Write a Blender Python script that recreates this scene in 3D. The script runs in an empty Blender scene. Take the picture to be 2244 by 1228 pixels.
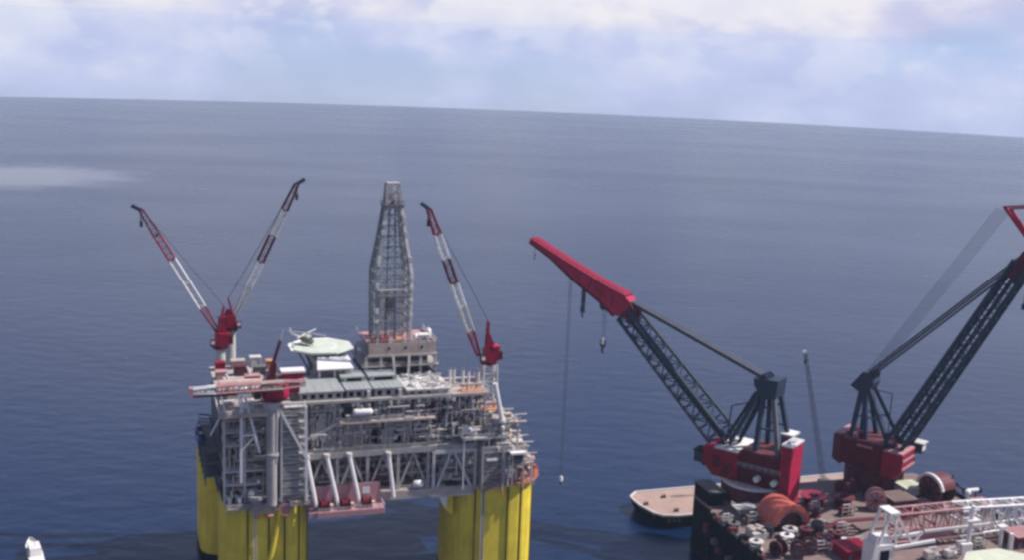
import bpy, math, random
from mathutils import Vector, Matrix, Euler

rnd = random.Random(7)
S = bpy.context.scene
COL = S.collection
R_ = math.radians
EYE = 170.0                       # helicopter height above the sea (m)
PLANET = 79400.0                  # radius of the curved sea sheet
# ------------------------------------------------------------------ camera
cam = bpy.data.cameras.new('camera'); co = bpy.data.objects.new('camera', cam); COL.objects.link(co)
p, r = R_(11.6), R_(2.3)
F = Vector((0, math.cos(p), -math.sin(p))); U0 = Vector((0, math.sin(p), math.cos(p))); R0 = Vector((1, 0, 0))
RX = R0*math.cos(r) + U0*math.sin(r); UX = U0*math.cos(r) - R0*math.sin(r)
co.matrix_world = Matrix(((RX.x, UX.x, -F.x, 0), (RX.y, UX.y, -F.y, 0), (RX.z, UX.z, -F.z, EYE), (0, 0, 0, 1)))
cam.sensor_width = 36; cam.lens = 2700*36/2244
cam.clip_start = 1; cam.clip_end = 30000
S.camera = co
# ------------------------------------------------------------------ light
SUN_AZ, SUN_EL = R_(9), R_(50)
sun = bpy.data.lights.new('sun', 'SUN'); sun.energy = 4.2; sun.angle = R_(0.5); sun.color = (1, .95, .88)
so = bpy.data.objects.new('sun', sun); COL.objects.link(so)
sd = Vector((math.cos(SUN_EL)*math.cos(SUN_AZ), math.cos(SUN_EL)*math.sin(SUN_AZ), math.sin(SUN_EL)))
so.rotation_euler = sd.to_track_quat('Z', 'Y').to_euler(); so.location = (300, 100, 500)
W = bpy.data.worlds.new('World'); S.world = W; W.use_nodes = True
nt = W.node_tree; nt.nodes.clear()
def N(t, **k):
    n = nt.nodes.new(t)
    for a, b in k.items(): setattr(n, a, b)
    return n
def L(a, b): nt.links.new(a, b)
def M_(op, a, b=None, c=None, clamp=False):
    n = N('ShaderNodeMath', operation=op, use_clamp=clamp)
    for i, v in enumerate((a, b, c)):
        if v is None: continue
        if isinstance(v, (int, float)): n.inputs[i].default_value = v
        else: L(v, n.inputs[i])
    return n.outputs[0]
tc = N('ShaderNodeTexCoord')
# the sea sheet curves away, so its horizon lies 3.75 degrees down: lower the sky by the same angle
va = N('ShaderNodeVectorMath', operation='ADD'); va.inputs[1].default_value = (0, 0, .066); L(tc.outputs['Generated'], va.inputs[0])
vn = N('ShaderNodeVectorMath', operation='NORMALIZE'); L(va.outputs[0], vn.inputs[0])
sky = N('ShaderNodeTexSky', sky_type='NISHITA'); sky.sun_disc = False
sky.sun_elevation = SUN_EL; sky.sun_rotation = R_(90) - SUN_AZ; sky.altitude = 100; sky.air_density = 1.0; sky.dust_density = .3; sky.ozone_density = 2.5
L(vn.outputs[0], sky.inputs[0])
sx = N('ShaderNodeSeparateXYZ'); L(vn.outputs[0], sx.inputs[0])
def noise(scale, mul, detail=5, rough=.55, off=(0, 0, 0)):
    m = N('ShaderNodeMapping'); m.inputs['Scale'].default_value = mul; m.inputs['Location'].default_value = off; L(vn.outputs[0], m.inputs[0])
    n = N('ShaderNodeTexNoise'); n.inputs['Scale'].default_value = scale; n.inputs['Detail'].default_value = detail; n.inputs['Roughness'].default_value = rough
    L(m.outputs[0], n.inputs['Vector']); return n.outputs['Fac']
big = noise(2.6, (1, 1, 4.2), 3, .5, (3.1, .2, 1.5))
mid = noise(10, (1, 1, 2.2), 9, .56, (.4, 2.0, .7))
puff = noise(17, (1, 1, 1.7), 6, .5, (1.4, .3, 2.2))
# more cloud with height over a clearer band just above the sea
elev = M_('MULTIPLY', sx.outputs['Z'], 9.0, clamp=True)
# clouds crowd together towards the horizon and open up overhead, as fair weather cumulus does
openup = N('ShaderNodeMapRange', interpolation_type='SMOOTHSTEP'); L(sx.outputs['Z'], openup.inputs[0]); openup.inputs[1].default_value = .10; openup.inputs[2].default_value = .55; openup.inputs[3].default_value = 0.0; openup.inputs[4].default_value = .42
cover = M_('ADD', M_('ADD', M_('MULTIPLY', big, 1.5), M_('MULTIPLY', mid, .9)), M_('SUBTRACT', M_('MULTIPLY', elev, .35), openup.outputs[0]))
mr = N('ShaderNodeMapRange', interpolation_type='SMOOTHSTEP'); L(cover, mr.inputs[0])
mr.inputs[1].default_value = 1.12; mr.inputs[2].default_value = 1.42
veil = M_('SUBTRACT', .60, M_('MULTIPLY', openup.outputs[0], 1.35)); cloud_fac = M_('ADD', M_('MULTIPLY', mr.outputs[0], .40), veil, clamp=True)
br = N('ShaderNodeMapRange'); L(M_('ADD', M_('ADD', M_('MULTIPLY', mid, .55), M_('MULTIPLY', puff, .55)), M_('ADD', M_('MULTIPLY', big, .45), M_('MULTIPLY', elev, .20))), br.inputs[0])
br.inputs[1].default_value = .72; br.inputs[2].default_value = 1.08
ramp = N('ShaderNodeValToRGB'); L(br.outputs[0], ramp.inputs[0])
ramp.color_ramp.elements[0].color = (5.0, 5.25, 7.7, 1); ramp.color_ramp.elements[1].color = (8.8, 8.5, 9.0, 1)
e = ramp.color_ramp.elements.new(.5); e.color = (6.1, 6.3, 8.5, 1)
head = N('ShaderNodeMapRange', interpolation_type='SMOOTHSTEP'); L(M_('ADD', noise(13, (1, 1, 1.9), 10, .5, (2.2, .9, .1)), M_('MULTIPLY', big, .55)), head.inputs[0]); head.inputs[1].default_value = .80; head.inputs[2].default_value = .88
headmix = N('ShaderNodeMix', data_type='RGBA'); L(M_('MULTIPLY', head.outputs[0], M_('MULTIPLY', elev, .8)), headmix.inputs[0]); L(ramp.outputs[0], headmix.inputs[6]); headmix.inputs[7].default_value = (8.9, 8.8, 9.3, 1)
cloud_fac = M_('ADD', cloud_fac, M_('MULTIPLY', M_('MULTIPLY', head.outputs[0], elev), .3), clamp=True)
mx = N('ShaderNodeMix', data_type='RGBA'); L(cloud_fac, mx.inputs[0]); tint = N('ShaderNodeMix', data_type='RGBA', blend_type='MULTIPLY'); tint.inputs[0].default_value = 1; tint.inputs[7].default_value = (.80, .95, 1.32, 1); L(sky.outputs[0], tint.inputs[6]); L(tint.outputs[2], mx.inputs[6]); L(headmix.outputs[2], mx.inputs[7])
bg = N('ShaderNodeBackground'); bg.inputs[1].default_value = .06; L(mx.outputs[2], bg.inputs[0])
wo = N('ShaderNodeOutputWorld'); L(bg.outputs[0], wo.inputs[0])
V = S.view_settings; V.view_transform = 'Standard'; V.look = 'None'; V.exposure = 0.72; V.gamma = 1; V.use_curve_mapping = False
S.render.engine = 'CYCLES'; S.cycles.use_denoising = True
S.cycles.pixel_filter_type = 'BLACKMAN_HARRIS'; S.cycles.filter_width = 2.9
S.cycles.max_bounces = 6; S.cycles.volume_bounces = 1; S.cycles.sample_clamp_indirect = 4

# ------------------------------------------------------------------ materials
MATS = {}
def mat(name, col, rough=.6, metal=0., var=.22, scale=.35, rust=0., rustcol=(.12, .045, .02), spec=.18):
    if name in MATS: return MATS[name]
    m = bpy.data.materials.new(name); m.use_nodes = True; t = m.node_tree; b = t.nodes['Principled BSDF']
    b.inputs['Roughness'].default_value = rough; b.inputs['Metallic'].default_value = metal; b.inputs['Specular IOR Level'].default_value = spec
    tcn = t.nodes.new('ShaderNodeTexCoord')
    n = t.nodes.new('ShaderNodeTexNoise'); n.inputs['Scale'].default_value = scale; n.inputs['Detail'].default_value = 7; n.inputs['Roughness'].default_value = .65
    t.links.new(tcn.outputs['Object'], n.inputs['Vector'])
    rp = t.nodes.new('ShaderNodeValToRGB'); t.links.new(n.outputs['Fac'], rp.inputs[0])
    rp.color_ramp.elements[0].position = .3; rp.color_ramp.elements[1].position = .7
    rp.color_ramp.elements[0].color = tuple(c*(1-var) for c in col)+(1,); rp.color_ramp.elements[1].color = tuple(min(.9, c*(1+var*.7)) for c in col)+(1,)
    out = rp.outputs[0]
    if rust:
        mp = t.nodes.new('ShaderNodeMapping'); mp.inputs['Scale'].default_value = (.7, .7, .09); t.links.new(tcn.outputs['Object'], mp.inputs[0])
        n2 = t.nodes.new('ShaderNodeTexNoise'); n2.inputs['Scale'].default_value = 1.0; n2.inputs['Detail'].default_value = 8; n2.inputs['Roughness'].default_value = .7
        t.links.new(mp.outputs[0], n2.inputs['Vector'])
        r2 = t.nodes.new('ShaderNodeMapRange'); t.links.new(n2.outputs['Fac'], r2.inputs[0]); r2.inputs[1].default_value = .5; r2.inputs[2].default_value = .75; r2.inputs[4].default_value = rust
        mxn = t.nodes.new('ShaderNodeMix'); mxn.data_type = 'RGBA'; t.links.new(r2.outputs[0], mxn.inputs[0]); t.links.new(out, mxn.inputs[6]); mxn.inputs[7].default_value = rustcol+(1,)
        out = mxn.outputs[2]
    t.links.new(out, b.inputs['Base Color'])
    MATS[name] = m; return m
YEL = mat('yellow_paint', (.68, .52, .05), .5, rust=.55, rustcol=(.34, .22, .045), scale=.12)
YELD = mat('yellow_seam', (.13, .095, .012), .6)
GREY = mat('grey_steel', (.33, .305, .29), .55, rust=.45, rustcol=(.2, .15, .12))
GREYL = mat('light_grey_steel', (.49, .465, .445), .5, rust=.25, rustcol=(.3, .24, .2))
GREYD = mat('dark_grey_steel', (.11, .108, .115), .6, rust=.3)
TAN = mat('tan_deck_paint', (.38, .31, .28), .7, rust=.4, rustcol=(.25, .17, .13))
PINK = mat('pale_red_deck', (.38, .20, .21), .7, rust=.4, rustcol=(.28, .14, .12))
WHITE = mat('white_paint', (.62, .60, .59), .4, var=.08, rust=.12, rustcol=(.5, .42, .35))
ROOF = mat('pale_green_roof', (.25, .265, .262), .55, var=.15, rust=.25, rustcol=(.36, .34, .32))
CREAM = mat('cream_helideck', (.47, .48, .37), .6, var=.12)
HELIG = mat('green_helideck', (.44, .48, .40), .6, var=.15)
RED = mat('crane_red', (.22, .008, .030), .42, rust=.25, rustcol=(.2, .02, .02))
REDD = mat('dark_crane_red', (.085, .006, .016), .5, rust=.3)
BRIGHT = mat('bright_red', (.33, .015, .05), .42, rust=.15, rustcol=(.3, .03, .03))
ORNG = mat('orange_red_paint', (.40, .095, .075), .5, rust=.35, rustcol=(.35, .09, .06))
RUSTY = mat('rusty_orange', (.50, .22, .12), .75, rust=.5)
NAVY = mat('navy_boom_paint', (.026, .037, .062), .5, var=.15)
BLACK = mat('black_hull_paint', (.006, .006, .009), .85, spec=.05, rust=.2, rustcol=(.06, .03, .025))
ROPE = mat('wire_rope', (.07, .075, .10), .6)
DECKB = mat('brown_red_deck', (.185, .13, .122), .8, rust=.75, rustcol=(.12, .07, .06), scale=.15)
BTAN = mat('barge_tan_deck', (.32, .225, .19), .8, var=.15, scale=.2, rust=.3, rustcol=(.4, .28, .22))
GLASS = mat('dark_glass', (.02, .025, .035), .12, spec=.6)
MAROON = mat('maroon_paint', (.10, .025, .035), .6, rust=.35)
CEM = mat('pale_steel_tube', (.58, .56, .56), .4, var=.1, rust=.2, rustcol=(.45, .38, .33))
OLIVE = mat('olive_paint', (.17, .17, .11), .6)
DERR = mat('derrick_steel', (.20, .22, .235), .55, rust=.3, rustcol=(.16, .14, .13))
BLUE = mat('navy_blue_paint', (.03, .045, .13), .5)

# ------------------------------------------------------------------ geometry helpers
class MB:
    def __init__(s): s.v = []; s.f = []
    def poly(s, pts, faces):
        k = len(s.v); s.v += [tuple(q) for q in pts]; s.f += [tuple(i+k for i in f) for f in faces]; return s
    def box(s, x0, x1, y0, y1, z0, z1):
        if x0 > x1: x0, x1 = x1, x0
        if y0 > y1: y0, y1 = y1, y0
        if z0 > z1: z0, z1 = z1, z0
        return s.poly([(x0,y0,z0),(x1,y0,z0),(x1,y1,z0),(x0,y1,z0),(x0,y0,z1),(x1,y0,z1),(x1,y1,z1),(x0,y1,z1)],
                      [(3,2,1,0),(4,5,6,7),(0,1,5,4),(1,2,6,5),(2,3,7,6),(3,0,4,7)])
    def cyl(s, a, b, r0, r1=None, n=8, cap=True):
        a, b = Vector(a), Vector(b); r1 = r0 if r1 is None else r1
        d = (b-a).normalized(); t = Vector((0,0,1)) if abs(d.z) < .9 else Vector((1,0,0))
        e1 = d.cross(t).normalized(); e2 = d.cross(e1)
        pts = []
        for c, rr in ((a, r0), (b, r1)):
            for i in range(n):
                q = 2*math.pi*(i+.5)/n; pts.append(c + e1*(rr*math.cos(q)) + e2*(rr*math.sin(q)))
        fs = [(i, i+n, (i+1) % n + n, (i+1) % n) for i in range(n)]
        if cap: fs += [tuple(range(n)), tuple(range(2*n-1, n-1, -1))]
        return s.poly(pts, fs)
    def bar(s, a, b, w): return s.cyl(a, b, w*.7071, n=4)
    def prism(s, pts2, z0, z1):
        n = len(pts2)
        return s.poly([(x,y,z0) for x,y in pts2]+[(x,y,z1) for x,y in pts2],
                      [tuple(range(n-1,-1,-1)), tuple(range(n,2*n))]+[(i,(i+1)%n,(i+1)%n+n,i+n) for i in range(n)])
    def slab(s, pts2, y0, y1):            # outline in x,z extruded along y
        n = len(pts2)
        return s.poly([(x,y0,z) for x,z in pts2]+[(x,y1,z) for x,z in pts2],
                      [tuple(range(n)), tuple(range(2*n-1,n-1,-1))]+[(i,i+n,(i+1)%n+n,(i+1)%n) for i in range(n)])
    def lathe(s, c, prof, n=16, axis='z'):
        pts = []; m = len(prof)
        for rr, h in prof:
            for i in range(n):
                q = 2*math.pi*i/n; a, b = rr*math.cos(q), rr*math.sin(q)
                o = (a,b,h) if axis == 'z' else (a,h,b) if axis == 'y' else (h,a,b)
                pts.append((c[0]+o[0], c[1]+o[1], c[2]+o[2]))
        fs = [(j*n+i, j*n+(i+1)%n, (j+1)*n+(i+1)%n, (j+1)*n+i) for j in range(m-1) for i in range(n)]
        fs += [tuple(range(n-1,-1,-1)), tuple(range((m-1)*n, m*n))]
        return s.poly(pts, fs)
    def rail(s, pts, h=1.2, w=.09, step=2.2):
        for a, b in zip(pts, pts[1:]):
            a, b = Vector(a), Vector(b); l = (b-a).length; n = max(1, int(l/step))
            for k in range(n+1):
                q = a.lerp(b, k/n); s.bar(q, q+Vector((0,0,h)), w)
            for hh in (h, h*.5): s.bar(a+Vector((0,0,hh)), b+Vector((0,0,hh)), w)
        return s

class Frame:
    def __init__(s, deg, ox, oy, oz=0.):
        s.a = R_(deg); s.o = Vector((ox, oy, oz)); s.m = Matrix.Translation(s.o) @ Matrix.Rotation(s.a, 4, 'Z')
    def w(s, x, y, z=0.): return s.m @ Vector((x, y, z))
PA = Frame(18.5, -79.717, 330.0)          # platform: u along its front, v into it
PB = Frame(18.5, 63.575, 394.752)         # crane vessel: origin at its far left deck corner
c1 = PB.w(19, -9); c2 = PB.w(66, -8)
C1 = Frame(145, c1.x, c1.y); C2 = Frame(-38, c2.x, c2.y)

class Thing:
    def __init__(s, name, label, cat, fr, base, group=None, rot=0.):
        e = bpy.data.objects.new(name, None); COL.objects.link(e); e.empty_display_size = .5
        s.b = Vector(base); e.location = fr.w(*base); e.rotation_euler = (0, 0, fr.a+rot)
        e['label'] = label; e['category'] = cat
        if group: e['group'] = group
        s.e = e
    def part(s, name, mb, m, parent=None, label=None, kind=None, smooth=False, local=False):
        b = Vector((0,0,0)) if local else s.b
        me = bpy.data.meshes.new(name); me.from_pydata([(x-b.x, y-b.y, z-b.z) for x,y,z in mb.v], [], mb.f); me.update()
        me.materials.append(m)
        if smooth:
            for q in me.polygons: q.use_smooth = len(q.vertices) == 4
        o = bpy.data.objects.new(name, me); COL.objects.link(o); o.parent = parent or s.e
        if label: o['label'] = label
        if kind: o['kind'] = kind
        return o
def dup(e, loc, rotz, label, group=None):
    c = e.copy(); COL.objects.link(c); c.location = loc; c.rotation_euler = (0,0,rotz); c['label'] = label
    if group: c['group'] = group
    def rec(o, q):
        for ch in list(o.children):
            k = ch.copy(); COL.objects.link(k); k.parent = q; rec(ch, k)
    rec(e, c); return c

def lattice(t, P0, P1, up, w0, h0, w1, h1, n, m, rc=.25, rl=.11, name='boom', parent=None, single=False):
    """four chords between two points (parts) with one mesh of lacing"""
    P0, P1 = Vector(P0), Vector(P1); d = (P1-P0).normalized(); sd_ = d.cross(Vector(up)).normalized(); upv = sd_.cross(d).normalized()
    def c(k, i):
        f = k/n; w = w0+(w1-w0)*f; h = h0+(h1-h0)*f; a, b = ((-1,-1),(1,-1),(1,1),(-1,1))[i]
        return P0.lerp(P1, f) + sd_*(a*w/2) + upv*(b*h/2)
    root = None
    for i in range(4):
        o = t.part(name+'_chord', MB().cyl(c(0,i), c(n,i), rc, n=6), m, parent)
    mb = MB()
    for k in range(n):
        for i in range(4):
            j = (i+1) % 4
            mb.bar(c(k,i), c(k+1,j) if (k+i) % 2 == 0 else c(k+1,i), rl) if (k+i) % 2 == 0 else mb.bar(c(k,j), c(k+1,i), rl)
            mb.bar(c(k,i), c(k,j), rl)
    for i in range(4): mb.bar(c(n,i), c(n,(i+1)%4), rl)
    t.part(name+'_lacing', mb, m, parent, kind='stuff')

# ------------------------------------------------------------------ sea
def sea():
    mb = MB(); rad = [0, 40, 90, 150, 210, 270, 330, 390, 460, 540, 650, 800, 1000, 1300, 1700, 2200, 2800, 3500, 4200, 4800, 5150, 5400, 5600]; n = 128
    pts = [(0,0,0)]; fs = []
    for q in rad[1:]:
        for i in range(n):
            a = 2*math.pi*i/n; pts.append((q*math.cos(a), q*math.sin(a), -q*q/(2*PLANET)))
    for i in range(n): fs.append((0, 1+i, 1+(i+1)%n))
    for j in range(len(rad)-2):
        for i in range(n): fs.append((1+j*n+i, 1+(j+1)*n+i, 1+(j+1)*n+(i+1)%n, 1+j*n+(i+1)%n))
    mb.poly(pts, fs)
    me = bpy.data.meshes.new('sea'); me.from_pydata(mb.v, [], mb.f); me.update()
    for q in me.polygons: q.use_smooth = True
    o = bpy.data.objects.new('sea', me); COL.objects.link(o); o['kind'] = 'structure'
    m = bpy.data.materials.new('sea_water'); m.use_nodes = True; t = m.node_tree; b = t.nodes['Principled BSDF']
    b.inputs['IOR'].default_value = 1.333; b.inputs['Specular Tint'].default_value = (.58, .80, 1.0, 1)
    g = t.nodes.new('ShaderNodeNewGeometry')
    def nz(scale, mul, det=4, rough=.55):
        mp = t.nodes.new('ShaderNodeMapping'); mp.inputs['Scale'].default_value = mul; mp.inputs['Rotation'].default_value = (0,0,.35); t.links.new(g.outputs['Position'], mp.inputs[0])
        q = t.nodes.new('ShaderNodeTexNoise'); q.inputs['Scale'].default_value = scale; q.inputs['Detail'].default_value = det; q.inputs['Roughness'].default_value = rough
        t.links.new(mp.outputs[0], q.inputs[0]); return q.outputs['Fac']
    wav = nz(.07, (1, 1.6, 1), 5, .55)
    bp = t.nodes.new('ShaderNodeBump'); bp.inputs['Strength'].default_value = .34; bp.inputs['Distance'].default_value = 2.4
    t.links.new(wav, bp.inputs['Height']); t.links.new(bp.outputs[0], b.inputs['Normal'])
    pat = nz(.0022, (1, 2.4, 1), 5, .6)
    rp = t.nodes.new('ShaderNodeMapRange'); t.links.new(pat, rp.inputs[0]); rp.inputs[1].default_value = .35; rp.inputs[2].default_value = .7
    rp.inputs[3].default_value = .29; rp.inputs[4].default_value = .25; sl = t.nodes.new('ShaderNodeVectorMath'); sl.operation = 'SUBTRACT'; sl.inputs[1].default_value = (-545, 1365, -13); t.links.new(g.outputs['Position'], sl.inputs[0])
    sc_ = t.nodes.new('ShaderNodeVectorMath'); sc_.operation = 'MULTIPLY'; sc_.inputs[1].default_value = (1/160, 1/170, 0); t.links.new(sl.outputs[0], sc_.inputs[0])
    ln = t.nodes.new('ShaderNodeVectorMath'); ln.operation = 'LENGTH'; t.links.new(sc_.outputs[0], ln.inputs[0])
    ad = t.nodes.new('ShaderNodeMath'); ad.operation = 'ADD'; t.links.new(ln.outputs['Value'], ad.inputs[0]); t.links.new(nz(.012, (1, 1.6, 1), 6, .72), ad.inputs[1])
    sm = t.nodes.new('ShaderNodeMapRange'); sm.interpolation_type = 'SMOOTHSTEP'; t.links.new(ad.outputs[0], sm.inputs[0]); sm.inputs[1].default_value = .8; sm.inputs[2].default_value = 1.45; sm.inputs[3].default_value = 1; sm.inputs[4].default_value = 0
    mr_ = t.nodes.new('ShaderNodeMix'); t.links.new(sm.outputs[0], mr_.inputs[0]); t.links.new(rp.outputs[0], mr_.inputs[2]); mr_.inputs[3].default_value = .14; t.links.new(mr_.outputs[0], b.inputs['Roughness'])
    ms_ = t.nodes.new('ShaderNodeMapRange'); t.links.new(sm.outputs[0], ms_.inputs[0]); ms_.inputs[3].default_value = .17; ms_.inputs[4].default_value = .07; t.links.new(ms_.outputs[0], bp.inputs['Strength'])
    cr = t.nodes.new('ShaderNodeValToRGB'); t.links.new(pat, cr.inputs[0])
    cr.color_ramp.elements[0].position = .3; cr.color_ramp.elements[1].position = .75
    cr.color_ramp.elements[0].color = (.002, .010, .038, 1); cr.color_ramp.elements[1].color = (.004, .014, .048, 1)
    t.links.new(cr.outputs[0], b.inputs['Base Color'])
    me.materials.append(m)
sea()
def haze():
    a = 5750.0
    me = bpy.data.meshes.new('haze'); mb = MB().box(-a, a, -a, a, -206, 176); me.from_pydata(mb.v, [], mb.f); me.update()
    o = bpy.data.objects.new('haze', me); COL.objects.link(o); o['kind'] = 'stuff'
    m = bpy.data.materials.new('haze_air'); m.use_nodes = True; t = m.node_tree; t.nodes.clear()
    v = t.nodes.new('ShaderNodeVolumePrincipled'); v.inputs['Color'].default_value = (.56, .74, 1.0, 1); v.inputs['Density'].default_value = .00006; v.inputs['Anisotropy'].default_value = .1
    ou = t.nodes.new('ShaderNodeOutputMaterial'); t.links.new(v.outputs[0], ou.inputs['Volume']); me.materials.append(m)

# ================================================================== PLATFORM
def rsq(u0, u1, v0, v1, c, k=4):
    out = []
    for cx, cy, a0 in ((u1-c, v0+c, -90), (u1-c, v1-c, 0), (u0+c, v1-c, 90), (u0+c, v0+c, 180)):
        for i in range(k+1):
            q = R_(a0+90*i/k); out.append((cx+c*math.cos(q), cy+c*math.sin(q)))
    return out
def hull():
    t = Thing('platform_hull', 'floating hull of the production platform, four yellow columns joined under the grey deck', 'platform hull', PA, (46, 30, 0))
    cols = [(0, 25, 0, 24), (68.5, 96, 0, 25.5), (-3.5, 21, 36, 61), (80, 98, 40, 61)]
    for k, (u0, u1, v0, v1) in enumerate(cols):
        c = t.part('column', MB().prism(rsq(u0, u1, v0, v1, (6.5, 9.5, 6.5, 7)[k], 6), -3, 32.4), YEL, smooth=False)
        t.part('waterline_band', MB().prism(rsq(u0-.06, u1+.06, v0-.06, v1+.06, (6.5, 9.5, 6.5, 7)[k], 6), -3, 2.2), BLACK, c)
        seams = [(f, 0) for f in (.28, .52, .70)] if k % 2 == 0 else [(f, 0) for f in (.1, .34, .62)]
        for f, _ in seams:
            x = u0+6.5*0+f*(u1-u0); x = max(u0+6.6, min(u1-(9.6 if k == 1 else 6.6), x))
            t.part('seam_pipe', MB().bar((x, v0-.12, -3), (x, v0-.12, 31.8), .5), YELD, c)
        rc_ = (6.5, 9.5, 6.5, 7)[k]
        for ang in ((-68, -25) if k == 1 else (-60, -20)):
            q = R_(ang); cx, cy = u1-rc_+(rc_+.05)*math.cos(q), v0+rc_+(rc_+.05)*math.sin(q)
            t.part('seam_pipe', MB().bar((cx, cy, -3), (cx, cy, 31.8), .4), YELD, c)
        for x in ((u0+8.5,) if k < 2 else ()):
            lad = MB().bar((x, v0-.5, -2), (x, v0-.5, 32), .16).bar((x+.9, v0-.5, -2), (x+.9, v0-.5, 32), .16)
            for z in range(-1, 32): lad.bar((x, v0-.5, z), (x+.9, v0-.5, z), .12)
            t.part('ladder', lad, CEM, c)
        t.part('column_top', MB().prism(rsq(u0+.3, u1-.3, v0+.3, v1-.3, 6), 32.4, 33.0), GREYD, c)
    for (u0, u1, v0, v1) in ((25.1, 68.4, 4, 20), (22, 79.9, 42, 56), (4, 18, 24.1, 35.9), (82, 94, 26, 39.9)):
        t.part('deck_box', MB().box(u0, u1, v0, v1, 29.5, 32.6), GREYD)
    t.part('knee_brace', MB().slab([(62.5, 30.4), (68.6, 30.4), (68.6, 23.5), (66.6, 25)], 2, 3.4), YEL)
    t.part('knee_brace', MB().slab([(63.6, 30.2), (66.6, 30.2), (66.1, 26.0)], .9, 1.9), CEM)
    # rubbing pipe that sweeps across the left front column
    t.part('hose_pipe', MB().cyl((16.2, -.5, 31), (15.0, -.5, 24), .75, n=10).cyl((15.0, -.5, 24), (10.5, -.6, 2), .75, n=10), YEL)
hull()
def gallery():  # walkway added as an overhang to shade the column face, gapped for a streak
    t = Thing('shading_gallery', 'grey walkway gallery added to shade the face of the left front yellow column', 'gallery', PA, (12, -1, 32))
    for x0, x1, d in ((1, 7.6, 1.8), (7.8, 14.8, 2.2), (18.8, 24.6, 2.0)):
        t.part('floor_plate', MB().box(x0, x1, -d, -.1, 32.2, 32.5), TAN); t.part('handrail', MB().rail([(x0, -.2, 32.5), (x0, -d, 32.5), (x1, -d, 32.5)], 1.2, .12), GREYL, kind='stuff')
        for x in (x0+.6, x1-.6): t.part('bracket', MB().bar((x, -d+.2, 32.2), (x, -.1, 30.2), .25), GREY)
gallery()

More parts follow.
